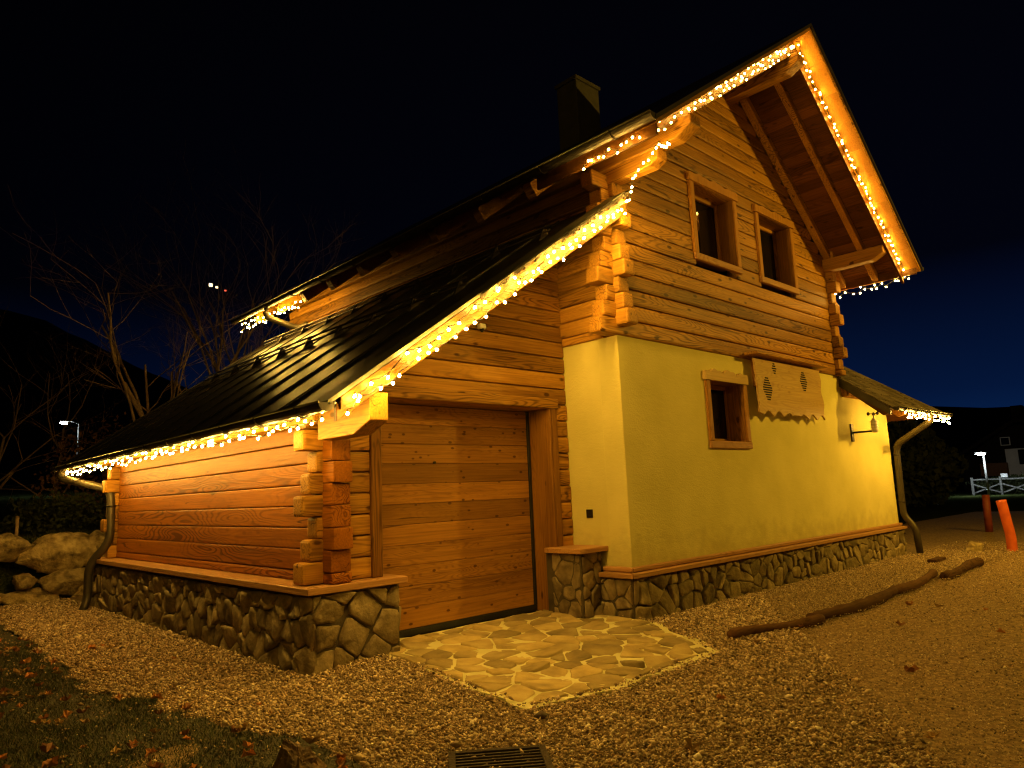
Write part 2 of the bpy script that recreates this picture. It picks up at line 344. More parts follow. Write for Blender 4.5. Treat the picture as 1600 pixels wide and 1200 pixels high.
# ================================================================== GROUND
def grid(name, x0, x1, y0, y1, nx, ny, fz, mat, kind=None, smooth=True, keep=None):
    vs_ = []; fs = []
    for j in range(ny+1):
        for i in range(nx+1):
            x = x0+(x1-x0)*i/nx; y = y0+(y1-y0)*j/ny; vs_.append((x, y, fz(x, y)))
    for j in range(ny):
        for i in range(nx):
            q = j*(nx+1)+i
            if keep and not keep(x0+(x1-x0)*(i+.5)/nx, y0+(y1-y0)*(j+.5)/ny): continue
            fs.append((q, q+1, q+nx+2, q+nx+1))
    o = mesh(name, vs_, fs, mat, None, smooth)
    if kind: o['kind'] = kind
    return o
def nz(x, y, s=1.0, o=0): return noise.noise(Vector((x*s+o, y*s-o, o*.37)))
grid('ground', -420, 420, -420, 420, 8, 8, lambda x, y: -.08, GRASSG, 'structure')
grid('path', -12, 26, -16, 3.2, 150, 80, lambda x, y: -.015+.012*nz(x, y, .9)+.006*nz(x, y, 4), SAND, 'structure')
def gh(x, y): return .055*np.clip((y+1.3)/1.6, 0, 1)*np.clip((x+3.75)/.6, 0, 1)*(x < -2.6)
def za(y): return .022+.055*max(0, min(1, (y+1.5)/2.7))
LAWN = [(-4.95, 6.6), (-4.88, 4.7), (-5.0, 3.0), (-4.98, 1.9), (-4.85, 1.15), (-4.66, .15), (-4.46, -.45), (-4.38, -1.1), (-4.42, -1.7), (-4.8, -2.4), (-6.2, -2.8), (-9, -2), (-9, 8.8), (-5.2, 8.8)]
def inside(x, y, P):
    c = False; n = len(P)
    for i in range(n):
        a, b = P[i], P[i-1]
        if (a[1] > y) != (b[1] > y) and x < (b[0]-a[0])*(y-a[1])/(b[1]-a[1])+a[0]: c = not c
    return c
def lawn(x, y): return inside(x+.18*nz(x, y, 2.3, 3)+.07*nz(x, y, 8, 5), y+.1*nz(x, y, 3, 9), LAWN)
def zl(x, y): return .012+.02*nz(x, y, 1.6)
grid('lawn', -9, -4.2, -2.9, 8.8, 96, 234, zl, SOIL, 'structure', keep=lawn)
grid('gravel_bed', -5.6, 9.4, -5.4, 9.4, 300, 296, lambda x, y: .006+.008*nz(x, y, 2.2)+float(gh(x, y)), DIRT, 'structure',
     keep=lambda x, y: (x < -3.3 and not lawn(x-.05, y)) or (x < 9.4 and y < .9 and y > -1.55-.12*nz(x, y, 1.3)) or (.6*(x+.3)-.8*(y+1.5)+.5*nz(x,y,1.5)+.3*nz(x,y,6) < .25 and y < 1.2 and y > -5.3))

# pebbles, real stones joined into one stuff mesh
APRON = [(-2.85, 1.15), (-2.88, .55), (-3.12, -1.40), (-2.35, -1.60), (-.84, -1.54), (-.40, -.86), (-.06, -.2), (-.1, 1.15)]
def pebbles():
    rng = np.random.default_rng(3)
    n = 900000
    x = rng.uniform(-5.6, 11.5, n); y = rng.uniform(-5.2, 9.3, n)
    dist = np.hypot(x+6.7, y+5.18)
    bearing = np.arctan2(x+6.7, y+5.18)
    vis = (bearing > math.radians(6.5)) & (bearing < math.radians(81)) & (dist > 3.6)
    left = (x < -3.62)
    front = (y < 0.72) & (x < .3) & (y > -5.2)
    strip = (y < -.10) & (y > -1.60) & (x > -.3) & (x < 9.4)
    sd = .6*(x+.3)-.8*(y+1.5)+.35*np.sin(x*1.7+y*.9)+.2*np.sin(x*4.1-y*3.3)
    fade = np.clip((sd+.5)/1.7, 0, 1); fade = fade*fade*(3-2*fade)
    dens = np.where(left | strip | (y > -1.5), 1.0, 1-.55*fade)
    dens = np.where((y <= -1.60) & (x > .6) | (x > 9.4), .28, dens)
    dens = np.where((front | left | strip | (x > -.3) & (y < -.1)), dens, 0)
    dens *= np.clip(1.9-dist/13, .42, 1)
    ok = vis & (rng.uniform(0, 1, n) < dens) & ~((x > -3.63) & (y > .69) & (x < -2.6)) & ~((y > -.1) & (x > -.1)) & ~((x > -3.6) & (y > .9))
    x, y, dist = x[ok], y[ok], dist[ok]
    keep = []; lift = []; zo = np.zeros(len(x))
    for i in range(len(x)):
        a, b = float(x[i]), float(y[i])
        if -3.3 < a < .1 and -1.8 < b < 1.2 and inside(a, b, APRON):
            cx_, cy_ = -1.55, -.25; q = 1.035+.04*nz(a, b, 5)
            if inside(cx_+(a-cx_)*q, cy_+(b-cy_)*q, APRON) or b > .2 or random.random() < .55: continue
            lift.append(i)
        if a < -4.1 and lawn(a, b) and random.random() > .03: continue
        keep.append(i)
    for i in lift: zo[i] = za(float(y[i]))-.004
    keep = np.array(keep); x, y, dist, zo = x[keep], y[keep], dist[keep], zo[keep]
    if len(x) > 250000:
        s = rng.permutation(len(x))[:250000]; x, y, dist, zo = x[s], y[s], dist[s], zo[s]
    n = len(x)
    r = rng.lognormal(0, .38, n)*.0088*(1+np.clip(dist-8, 0, 6)*.05)
    r = np.where((.6*(x+.3)-.8*(y+1.5) > .6), r*.60, r)
    base = np.array([(1, 0, 0), (-1, 0, 0), (0, 1, 0), (0, -1, 0), (0, 0, 1), (0, 0, -1)], float)
    sc_ = np.stack([rng.uniform(.8, 1.5, n), rng.uniform(.6, 1.1, n), rng.uniform(.45, .85, n)], 1)*r[:, None]
    V = base[None]*sc_[:, None, :]*rng.uniform(.75, 1.15, (n, 6, 1))
    th = rng.uniform(0, 6.28, n); tl = rng.normal(0, .45, n); ct, st, cl, sl = np.cos(th), np.sin(th), np.cos(tl), np.sin(tl)
    X, Y, Z = V[..., 0], V[..., 1], V[..., 2]
    X2 = X*cl[:, None]+Z*sl[:, None]; Z2 = -X*sl[:, None]+Z*cl[:, None]
    X3 = X2*ct[:, None]-Y*st[:, None]; Y3 = X2*st[:, None]+Y*ct[:, None]
    P = np.stack([X3+x[:, None], Y3+y[:, None], Z2+(.012+rng.uniform(0, .012, n)+np.where(zo > 0, zo, gh(x, y)))[:, None]+r[:, None]*.3], -1).reshape(-1, 3)
    f = np.array([(0, 2, 4), (2, 1, 4), (1, 3, 4), (3, 0, 4), (2, 0, 5), (1, 2, 5), (3, 1, 5), (0, 3, 5)])
    Fc = (f[None]+6*np.arange(n)[:, None, None]).reshape(-1, 3)
    me = bpy.data.meshes.new('gravel'); me.vertices.add(len(P)); me.vertices.foreach_set('co', P.ravel().astype(np.float32))
    me.loops.add(Fc.size); me.loops.foreach_set('vertex_index', Fc.ravel().astype(np.int32))
    me.polygons.add(len(Fc)); me.polygons.foreach_set('loop_start', (3*np.arange(len(Fc))).astype(np.int32))
    me.update(calc_edges=True); me.validate()
    at = me.attributes.new('tint', 'FLOAT', 'FACE'); at.data.foreach_set('value', np.repeat(np.clip(rng.beta(1.7, 1.9, n), 0, 1), 8).astype(np.float32))
    me.materials.append(PEBBLE); o = link(bpy.data.objects.new('gravel', me)); o['kind'] = 'stuff'
pebbles()
def quads_obj(name, V, Fc, tint, mat):
    me = bpy.data.meshes.new(name); me.from_pydata(V, [], Fc); at = me.attributes.new('tint', 'FLOAT', 'FACE')
    at.data.foreach_set('value', tint); me.materials.append(mat); return link(bpy.data.objects.new(name, me))
def blades(name, n, region, pick, h, w, z=zl):
    V, Fc, T = [], [], []
    while len(Fc) < n:
        x, y = random.uniform(*region[:2]), random.uniform(*region[2:])
        if not pick(x, y) or nz(x, y, 2.1, 4)+random.uniform(-.4, .5) < -.1: continue
        a = random.uniform(0, 6.28); hh = h*random.uniform(.4, 1.3); dx, dy = math.cos(a)*w, math.sin(a)*w
        b = len(V); z0 = z(x, y)-.005; l1, l2 = random.gauss(0, .6)*hh, random.gauss(0, .6)*hh
        V += [(x-dx, y-dy, z0), (x+dx, y+dy, z0), (x+l1, y+l2, z0+hh)]
        Fc.append((b, b+1, b+2)); T.append(random.random())
    o = quads_obj(name, V, Fc, T, BLADE); o['kind'] = 'stuff'
blades('grass', 42000, (-6.3, -4.2, -2.6, 5), lawn, .035, .0035)

# ------------------------------------------------------------------ flagstone apron
def za(y): return .022+.055*max(0, min(1, (y+1.5)/2.7))
bm = bmesh.new()
AP2 = []
for i in range(len(APRON)):
    a, b = Vector(APRON[i]), Vector(APRON[(i+1) % len(APRON)])
    for j in range(12):
        p = a.lerp(b, j/12); AP2.append((p.x+.09*nz(p.x, p.y, 4)+.03*nz(p.x, p.y, 15), p.y+.09*nz(p.x, p.y, 4, 9)+.03*nz(p.x, p.y, 15, 4)))
APRON = AP2
top = [bm.verts.new((p[0], p[1], za(p[1]))) for p in APRON]
bot = [bm.verts.new((p[0], p[1], -.1)) for p in APRON]
bm.faces.new(top)
for i in range(len(APRON)):
    j = (i+1) % len(APRON); bm.faces.new((top[i], bot[i], bot[j], top[j]))
bmesh.ops.triangulate(bm, faces=[f for f in bm.faces if len(f.verts) > 4])
apron = frombm('stone_apron', bm, PALE_MORTAR); apron['kind'] = 'structure'
for p in cells([(-2.82, 1.1), (-2.86, .55), (-3.06, -1.34), (-2.35, -1.54), (-.88, -1.48), (-.10, -.2), (-.12, 1.1)], .36, .21, .42):
    a = area(p)
    stone(p, random.uniform(.012, .022), random.uniform(.008, .018), lambda u, v, z: (u, v, za(v)+z), FLAG, apron, 'flagstone', rough=.006, dome=.15, minarea=.004)

# ================================================================== CHALET
chalet = thing('wooden_chalet', 'two storey log chalet with yellow plaster ground floor and attached garage under fairy lights', 'house')
GX = -3.40      # outer face of the garage left wall
GY = .86        # face of the garage front wall
GB = 7.50       # rear end of the garage
W1, W2 = 6.28, 8.42
def garage_roof(x): return 2.235+.695*(x+3.95)
def roof_left(x): return 8.02+.693*(x-3.17)
def roof_right(x): return 8.02-.814*(x-3.17)
FY = -1.40      # front edge of the main roof
FB = -1.12      # barge boards with the lights, set back under the roof edge
RB = 8.6        # rear end of the roofs
# ---- plaster storey
pw = part('plaster_wall', chalet)
box('gable_plaster', 0, W2, 0, .3, .55, 3.30, PLASTER, pw, bev=.006)
box('side_plaster', .0, .3, .3, 1.2, .55, 3.30, PLASTER, pw, bev=.003)
box('end_plaster', W2-.3, W2, .3, 8, .55, 3.3, PLASTER, pw, bev=.003)
# window hole is made by a boolean-free way: recess box set in the wall is hidden behind a dark reveal, see window()
# ---- plinths
def plinth(name, rects, mapper, su, sv, gap=.012, depth=.035):
    for poly in rects:
        for p in cells(poly, su, sv): stone(p, gap, depth, mapper, STONE, name)
pl = part('garage_plinth', chalet)
box('mortar', -3.58, -3.1, .72, 7.75, -.15, .69, MORTAR, pl, bev=.004)
box('mortar', -3.1, -2.68, .72, 1.15, -.15, .69, MORTAR, pl, bev=.004)
plinth(pl, [[(.695, -.05), (7.75, -.05), (7.75, .64), (2.4, .65), (.695, .67)]], lambda u, v, z: (-3.58-z, u, v), .175, .235, gap=.008, depth=.05)
plinth(pl, [[(-3.595, -.05), (-2.70, -.05), (-2.70, .68), (-3.595, .68)]], lambda u, v, z: (u, .72-z, v), .27, .21, depth=.03)
for p in cells([(.74, -.05), (1.1, -.05), (1.1, .68), (.74, .68)], .2, .2): stone(p, .01, .02, lambda u, v, z: (-2.68+z, u, v), STONE, pl)
mp_ = part('chalet_plinth', chalet)
box('mortar', -.08, 8.48, -.05, .25, -.15, .485, MORTAR, mp_, bev=.004)
box('mortar', -.08, .2, .25, .9, -.15, .485, MORTAR, mp_, bev=.004)
box('mortar', -.42, -.08, .40, .95, -.15, .775, MORTAR, mp_, bev=.004)
plinth(mp_, [[(-.07, -.05), (8.47, -.05), (8.47, .48), (-.07, .48)]], lambda u, v, z: (u, -.05-z, v), .22, .19, depth=.03)
plinth(mp_, [[(-.04, -.05), (.40, -.05), (.40, .48), (-.04, .48)]], lambda u, v, z: (-.08-z, u, v), .17, .17, depth=.028)
plinth(mp_, [[(-.41, -.05), (-.09, -.05), (-.09, .77), (-.41, .77)]], lambda u, v, z: (u, .40-z, v), .17, .20, depth=.022)
plinth(mp_, [[(.42, -.05), (.85, -.05), (.85, .77), (.42, .77)]], lambda u, v, z: (-.42-z, u, v), .2, .22, depth=.012)
# ---- ledges
lg = part('ledge', chalet)
def slab(name, pts, z0, z1, mat, par, bev=.006):
    return prism(name, [(a, b, z0) for a, b in pts], (0, 0, z1-z0), mat, par, bev)
slab('ledge_board', [(-3.66, .66), (-3.66, 7.85), (-3.22, 7.85), (-3.22, 1.10)], .69, .752, LEDGEY, lg)
slab('ledge_board', [(-3.66, .655), (-3.22, 1.095), (-2.62, 1.095), (-2.62, .655)], .69, .752, LEDGEX, lg)
slab('ledge_board', [(-.16, -.135), (.12, .14), (8.56, .14), (8.56, -.135)], .49, .542, LEDGEX, lg)
slab('ledge_board', [(-.165, -.13), (-.165, .37), (.115, .37), (.115, .145)], .49, .542, LEDGEY, lg)
slab('ledge_board', [(-.055, -.055), (.08, .08), (8.47, .08), (8.47, -.055)], .545, .60, LEDGEX, lg, .012)
slab('ledge_board', [(-.058, -.052), (-.058, .40), (.07, .40), (.07, .085)], .545, .60, LEDGEY, lg, .012)
slab('ledge_board', [(-.50, .33), (-.50, .90), (.02, .90), (.02, .33)], .775, .832, LEDGEX, lg)
# ---- logs
def log(name, axis, a0, a1, face, z0, h, out, mat, par, th=.2, bv=.03):
    """axis 0: runs along x, outer face at y=face pointing -y; axis 1: runs along y, outer face at x=face pointing out(-1/+1)"""
    j = random.uniform(-.006, .006); bev = min(bv, h*.2)
    bm = bmesh.new()
    lo, hi = (face+j, face+th) if out < 0 else (face-th, face+j)
    if axis == 0: bm_box(bm, a0, a1, lo, hi, z0+.0035, z0+h-.0035)
    else: bm_box(bm, lo, hi, a0, a1, z0+.0035, z0+h-.0035)
    bmesh.ops.bevel(bm, geom=bm.edges[:], offset=bev, segments=2, affect='EDGES', profile=.6)
    return frombm(name, bm, mat, par)
XA_ = 3.17; EXT = [.34, .27, .19]; EXY = [.17, .12, .07]
# gable wall
gw = part('gable_log_wall', chalet)
WIN = [(1.77, 3.03, 4.58, 5.83), (3.62, 4.90, 4.57, 5.82)]
H = .2
k_ = 0; z = 3.30
while z < 7.85:
    zt = z+H
    xl = max(0, 3.17+(zt-7.97)/.693-.0); xr = min(W1, 3.17+(7.97-zt)/.814+.0)
    if zt < 5.45: xl = -EXT[k_ % 3]
    if zt < 5.45: xr = W1+EXT[(k_+1) % 3]
    if k_ == 0: xr = W1+.02
    segs = [(xl, xr)]
    for w in WIN:
        if z < w[3]-.04 and zt > w[2]+.04:
            ns = []
            for s0, s1 in segs:
                if w[0]+.06 > s0 and w[1]-.06 < s1: ns += [(s0, w[0]+.06), (w[1]-.06, s1)]
                elif s0 < w[0]+.06 < s1: ns.append((s0, w[0]+.06))
                elif s0 < w[1]-.06 < s1: ns.append((w[1]-.06, s1))
                elif w[0]+.06 <= s0 and w[1]-.06 >= s1: pass
                else: ns.append((s0, s1))
            segs = ns
    for s0, s1 in segs:
        if s1-s0 > .05: log('log', 0, s0, s1, -.045, z, H, -1, Wx, gw)
    z = zt; k_ += 1
prism('gable_backing', [(.16, .0, 5.86), (5.72, .0, 5.86), (XA_, .0, 7.95)], (0, .1, 0), Wx, gw)
# side walls of the upper floor (run back along y)
sw = part('side_log_wall', chalet)
for k_ in range(11):
    z0 = 3.40+H*k_
    if k_ == 0: box('log', -.045, .155, .2, GY, 3.301, 3.399, Wy, sw, bev=.01)
    log('log', 1, -.045-EXY[k_ % 3], 8.4, -.045, z0, H if z0 < 5.2 else .16, -1, Wy, sw)
    log('log', 1, -.045-EXY[(k_+2) % 3], 8.4, W1+.045, z0, H if z0 < 5.2 else .16, 1, Wy, sw)
log('log', 1, -.045-.1, .5, W1+.045, 3.30, .099, 1, Wy, sw)
# garage left wall and corner stacks
lw = part('garage_side_wall', chalet)
NG = 7; HG = .2
for k_ in range(NG+1):
    z0 = .852+HG*k_ if k_ else .852
    ext = [.15, .19, .16][k_ % 3]
    if k_ < NG:
        log('log', 1, GY-ext, GB+.12+.06*(k_ % 3), GX, z0, HG, -1, WALLY, lw, bv=.012)
log('log', 1, GY-.17, GB+.2, GX, .753, .099, -1, WALLY, lw)
log('log', 1, GY-.14, GB+.2, GX, .852+HG*NG, .13, -1, WALLY, lw)
# garage front wall around the door
fwl = part('garage_front_wall', chalet)
DX0, DX1, DZ0, DZ1 = -2.78, -.36, .10, 2.49
z = .753; k_ = 0
while z < 4.9:
    h = HG; zt = z+h
    x1 = -.002
    xr0 = (zt-2.09)/.695-3.95 if zt > 2.3 else GX-[.20, .13, .06][k_ % 3]
    if zt < DZ1+.13:
        log('log', 0, xr0, DX0-.02, GY, z, h, -1, Wx, fwl); log('log', 0, DX1+.13, x1, GY, z, h, -1, Wx, fwl)
        if zt <= 2.3: log('log', 0, GX-[.20, .13, .06][(k_+1) % 3], GX+.2, GB-.2, z, h, -1, Wx, fwl)
    elif xr0 < -.15: log('log', 0, xr0, x1, GY, z, h, -1, Wx, fwl)
    z = zt; k_ += 1
# ---- garage door
gd = part('garage_door', chalet)
nb = 11; bh = (DZ1-DZ0-.05)/nb
for i in range(nb):
    box('board', DX0-.01, DX1-.045, 1.20+random.uniform(0, .004), 1.24, DZ0+.045+i*bh+.0015, DZ0+.045+(i+1)*bh-.0015, DOORW, gd, bev=.005)
box('door_backing', DX0-.02, DX1+.02, 1.245, 1.27, .05, DZ1+.1, BLACK, gd, bev=0)
box('seal', DX0, DX1-.002, 1.19, 1.235, DZ0-.02, DZ0+.042, BLACK, gd, bev=.004)
box('seal', DX1-.043, DX1-.002, 1.185, 1.235, DZ0+.045, DZ1, BLACK, gd, bev=.004)
bm = bmesh.new(); bmesh.ops.create_cone(bm, cap_ends=True, segments=10, radius1=.014, radius2=.014, depth=.03, matrix=Matrix.Translation((-1.86, 1.195, 1.86)) @ Matrix.Rotation(math.pi/2, 4, 'X'))
frombm('lock', bm, DARKMET, gd)
df = part('door_frame', chalet)
box('door_post', DX1, DX1+.035, GY-.02, 1.24, .07, DZ1, Wz, df); box('door_post', DX1+.037, DX1+.13, GY-.035, GY+.05, .835, DZ1+.11, Wz, df)
box('door_post', DX1+.037, DX1+.10, GY-.01, GY+.06, .07, .83, Wz, df)
box('door_post', DX0-.12, DX0, GY-.035, 1.24, .753, DZ1, Wz, df)
box('door_post', DX0-.02, DX0+.0, .97, 1.24, .05, .752, Wz, df)
box('lintel', DX0-.14, DX1+.15, GY-.05, GY+.06, DZ1+.002, DZ1+.125, Wx, df, bev=.01)
box('lintel', DX0, DX1, GY+.062, 1.24, DZ1+.002, DZ1+.03, Wx, df)
# ---- garage plate and rafters
pf = part('eave_beam', chalet)
def cutbeam(x0, x1, ye, yb, z0, z1, mat, par, cut=.2):
    """beam along y with a sloping cut under its front end"""
    return prism('beam_end', [(x0, ye, z1), (x0, ye, z0+cut*.55), (x0, ye+cut*.9, z0), (x0, yb, z0), (x0, yb, z1)], (x1-x0, 0, 0), mat, par, .006)
cutbeam(-3.57, -3.37, -.20, 8.35, 2.225, 2.43, Wy, pf, .24) if False else None
prism('beam_end', [(-3.56, -.20, 2.36), (-3.56, -.20, 2.13), (-3.56, .06, 2.03), (-3.56, .66, 2.03), (-3.56, .66, 2.36)], (.18, 0, 0), Wy, pf, .006)
box('beam_end', -3.60, -3.40, .662, 8.2, 2.20, 2.40, Wy, pf, bev=.01)
# ---- garage roof
gr = part('garage_roof', chalet)
def roofsheet(name, xa, xb, ya, yb, zf, th, mat, par):
    return prism(name, [(xa, ya, zf(xa)), (xb, ya, zf(xb)), (xb, ya, zf(xb)-th), (xa, ya, zf(xa)-th)], (0, yb-ya, 0), mat, par)
y = -.02; i = 0
while y < RB+.05:
    y2 = min(y+.80, RB+.12)
    roofsheet('roof_panel', -3.98, -.05, y+.004, y2-.004, lambda x: garage_roof(x)+random.uniform(0, .003), .03, ROOFM, gr)
    prism('seam', [(-3.98, y2-.012, garage_roof(-3.98)+.002), (-.06, y2-.012, garage_roof(-.06)+.002), (-.06, y2-.012, garage_roof(-.06)+.022), (-3.98, y2-.012, garage_roof(-3.98)+.022)], (0, .018, 0), ROOFM, gr)
    y = y2; i += 1
roofsheet('verge_flashing', -3.99, -.05, -.30, -.02, lambda x: garage_roof(x)+.045, .04, FLASH, gr)
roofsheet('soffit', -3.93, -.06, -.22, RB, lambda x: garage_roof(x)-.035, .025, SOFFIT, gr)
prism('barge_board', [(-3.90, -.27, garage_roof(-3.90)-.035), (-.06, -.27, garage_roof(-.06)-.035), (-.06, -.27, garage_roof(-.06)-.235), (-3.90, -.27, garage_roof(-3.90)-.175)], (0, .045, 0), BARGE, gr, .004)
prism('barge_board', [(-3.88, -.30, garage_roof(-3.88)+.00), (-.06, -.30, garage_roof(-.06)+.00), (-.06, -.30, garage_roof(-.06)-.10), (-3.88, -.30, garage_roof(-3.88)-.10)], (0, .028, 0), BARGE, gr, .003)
# shingle edge under the flashing
x = -2.4
while x < -.08:
    d = random.uniform(.10, .16)
    prism('shingle', [(x, -.325, garage_roof(x)+.028), (x+d, -.325, garage_roof(x+d)+.028), (x+d, -.325, garage_roof(x+d)+.002), (x+.005, -.325, garage_roof(x)-.03)], (0, .1, 0), SHINGLE, gr)
    x += d+.006
# rear verge board, snow guards
prism('barge_board', [(-3.90, RB+.14, garage_roof(-3.90)+.02), (-.06, RB+.14, garage_roof(-.06)+.02), (-.06, RB+.14, garage_roof(-.06)-.2), (-3.90, RB+.14, garage_roof(-3.90)-.16)], (0, .03, 0), BARGE, gr)
for xs, (ya, yb) in ((-.75, (.3, 8)), (-1.9, (.5, 8))):
    g = part('snow_guard', chalet)
    for dz in (.07, .13): tube('rail', [(xs, ya, garage_roof(xs)+dz), (xs, yb, garage_roof(xs)+dz)], .012, DARKMET, g, 6)
    yy = ya+.1
    while yy < yb:
        prism('bracket', [(xs-.09, yy, garage_roof(xs-.09)+.01), (xs+.07, yy, garage_roof(xs+.07)+.01), (xs+.01, yy, garage_roof(xs)+.16)], (0, .02, 0), DARKMET, g); yy += .85
# ---- main roof
mr_ = part('main_roof', chalet)
XL, XR, XA = -.95, 6.80, 3.17
y = FY-.03
while y < RB+.1:
    y2 = min(y+.55, RB+.3)
    roofsheet('roof_panel', XL-.04, XA, y+.004, y2-.004, lambda x: roof_left(x)+.02, .05, ROOFM, mr_)
    roofsheet('roof_panel', XA+.002, XR+.04, y+.004, y2-.004, lambda x: roof_right(x)+.02, .05, ROOFM, mr_)
    y = y2
# soffit boards run along y
def soffit(xa, xb, zf, n):
    for i in range(n):
        a = xa+(xb-xa)*i/n; b = xa+(xb-xa)*(i+1)/n
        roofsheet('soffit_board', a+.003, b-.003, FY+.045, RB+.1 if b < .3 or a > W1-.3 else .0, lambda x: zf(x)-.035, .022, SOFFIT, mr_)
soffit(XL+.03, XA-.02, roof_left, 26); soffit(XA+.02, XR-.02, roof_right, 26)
# rafters under the overhang
for yy, w in ((-.74, .10), (-.17, .12)):
    for (xa, xb, zf) in ((XL+.12, XA, roof_left), (XA, XR-.12, roof_right)):
        prism('rafter', [(xa, yy, zf(xa)-.06), (xb, yy, zf(xb)-.06), (xb, yy, zf(xb)-.20), (xa, yy, zf(xa)-.20)], (0, w, 0), Wx, mr_, .004)
# side rafter tails beneath the left eave
for yy in (.45, 1.4, 2.35, 3.3, 4.25, 5.2, 6.15, 7.1, 8.05):
    for (xe, xw, zf) in ((XL+.06, 0, roof_left), (XR-.06, W1, roof_right)):
        prism('rafter', [(xw, yy, zf(xw)-.06), (xe, yy, zf(xe)-.06), (xe, yy, zf(xe)-.10), (xe+(.1 if xe < 0 else -.1), yy, zf(xe)-.22), (xw, yy, zf(xw)-.22)], (0, .14, 0), Wy, mr_, .004)
# barge boards
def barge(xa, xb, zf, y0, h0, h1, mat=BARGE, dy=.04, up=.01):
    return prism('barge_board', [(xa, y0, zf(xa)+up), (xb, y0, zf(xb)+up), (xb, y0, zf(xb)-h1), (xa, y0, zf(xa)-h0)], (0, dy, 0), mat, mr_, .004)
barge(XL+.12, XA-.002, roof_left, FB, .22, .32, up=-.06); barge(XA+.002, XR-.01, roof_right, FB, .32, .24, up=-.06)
for xa, xb, zf in ((XL+.02, XA, roof_left), (XA, XR, roof_right)):
    prism('edge_trim', [(xa, FY, zf(xa)-.032), (xb, FY, zf(xb)-.032), (xb, FY, zf(xb)-.085), (xa, FY, zf(xa)-.085)], (0, .02, 0), Wx, mr_, .003)
    n = 9
    for i in range(n):
        a, b = xa+(xb-xa)*i/n+.002, xa+(xb-xa)*(i+1)/n-.002
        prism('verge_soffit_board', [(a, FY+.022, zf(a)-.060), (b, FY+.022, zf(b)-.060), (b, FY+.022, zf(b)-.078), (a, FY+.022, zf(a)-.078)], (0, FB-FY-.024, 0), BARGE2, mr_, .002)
prism('fascia_board', [(XL+.06, FY+.05, roof_left(XL+.06)-.03), (XL+.06, .35, roof_left(XL+.06)-.03), (XL+.06, .35, roof_left(XL+.06)-.20), (XL+.06, FY+.05, roof_left(XL+.06)-.20)], (.03, 0, 0), BARGE, mr_, .003)
prism('fascia_board', [(XR-.08, FY+.05, roof_right(XR-.06)-.03), (XR-.08, RB, roof_right(XR-.06)-.03), (XR-.08, RB, roof_right(XR-.06)-.17), (XR-.08, FY+.05, roof_right(XR-.06)-.17)], (.03, 0, 0), BARGE, mr_, .003)
# purlins
pu = part('purlin', chalet)
def purl(x0, x1, ye, z0, z1, yb=.2, mat=Wy, cut=.2):
    prism('beam_end', [(x0, ye, z1), (x0, ye, z0+cut*.5), (x0, ye+cut, z0), (x0, yb, z0), (x0, yb, z1)], (x1-x0, 0, 0), mat, pu, .008)
purl(-.10, .10, -1.28, 5.34, 5.555, mat=Wy); purl(-.06, .12, -.80, 5.17, 5.355, cut=.12)
purl(6.06, 6.26, -1.075, 5.19, 5.41); purl(3.07, 3.27, -1.22, 7.42, 7.66)
# ---- chimney
ch = part('chimney', chalet)
box('chimney_stack', 2.3, 2.92, 2.32, 2.78, 7.2, 8.62, CHIM, ch, bev=.01)
box('chimney_cap', 2.27, 2.95, 2.29, 2.81, 8.625, 8.69, CHIM, ch, bev=.01)
# ---- windows
def window(x0, x1, z0, z1, yf, fw_, scal, holes=True, depth=.27):
    w = part('window', chalet)
    cas = .10
    box('frame', x0, x0+cas, yf-.035, yf+.02, z0+cas, z1-cas, FRAMEW, w); box('frame', x1-cas, x1, yf-.035, yf+.02, z0+cas, z1-cas, FRAMEW, w)
    box('sill', x0-.0, x1+.0, yf-.045, yf+.02, z0, z0+cas-.002, LEDGEX, w)
    # scalloped head board
    top = [(x0-.03, z1-cas+.002), (x1+.03, z1-cas+.002), (x1+.03, z1-.02)]
    n = 28
    for i in range(n+1):
        t = i/n; x = x1+.03-(x1-x0+.06)*t
        top.append((x, z1+.012+scal*abs(math.sin(t*math.pi*3.0+.5))*(.5+.5*math.sin(t*math.pi))+scal*.25*math.sin(t*41)))
    prism('head_board', [(a, yf-.05, b) for a, b in top], (0, .05, 0), PANELW if scal > .05 else FRAMEW, w, 0)
    # jambs and reveal
    yb = yf+depth
    box('jamb', x0+cas-.012, x0+cas+.002, yf-.02, yb, z0+cas-.01, z1-cas+.01, Wz, w, 0); box('jamb', x1-cas-.002, x1-cas+.012, yf-.02, yb, z0+cas-.01, z1-cas+.01, Wz, w, 0)
    box('jamb', x0+cas, x1-cas, yf-.02, yb, z1-cas-.002, z1-cas+.012, Wx, w, 0); box('jamb', x0+cas, x1-cas, yf-.02, yb, z0+cas-.012, z0+cas+.003, Wx, w, 0)
    a, b, c, d = x0+cas, x1-cas, z0+cas, z1-cas
    box('sash', a, a+.06, yb-.05, yb-.005, c, d, Wz, w); box('sash', b-.06, b, yb-.05, yb-.005, c, d, Wz, w)
    box('sash', a+.06, b-.06, yb-.05, yb-.005, c, c+.06, Wx, w); box('sash', a+.06, b-.06, yb-.05, yb-.005, d-.06, d, Wx, w)
    box('pane', a, b, yb-.002, yb+.01, c, d, GLASS, w, 0)
for w_ in WIN: window(*w_, -.045, .1, .03)
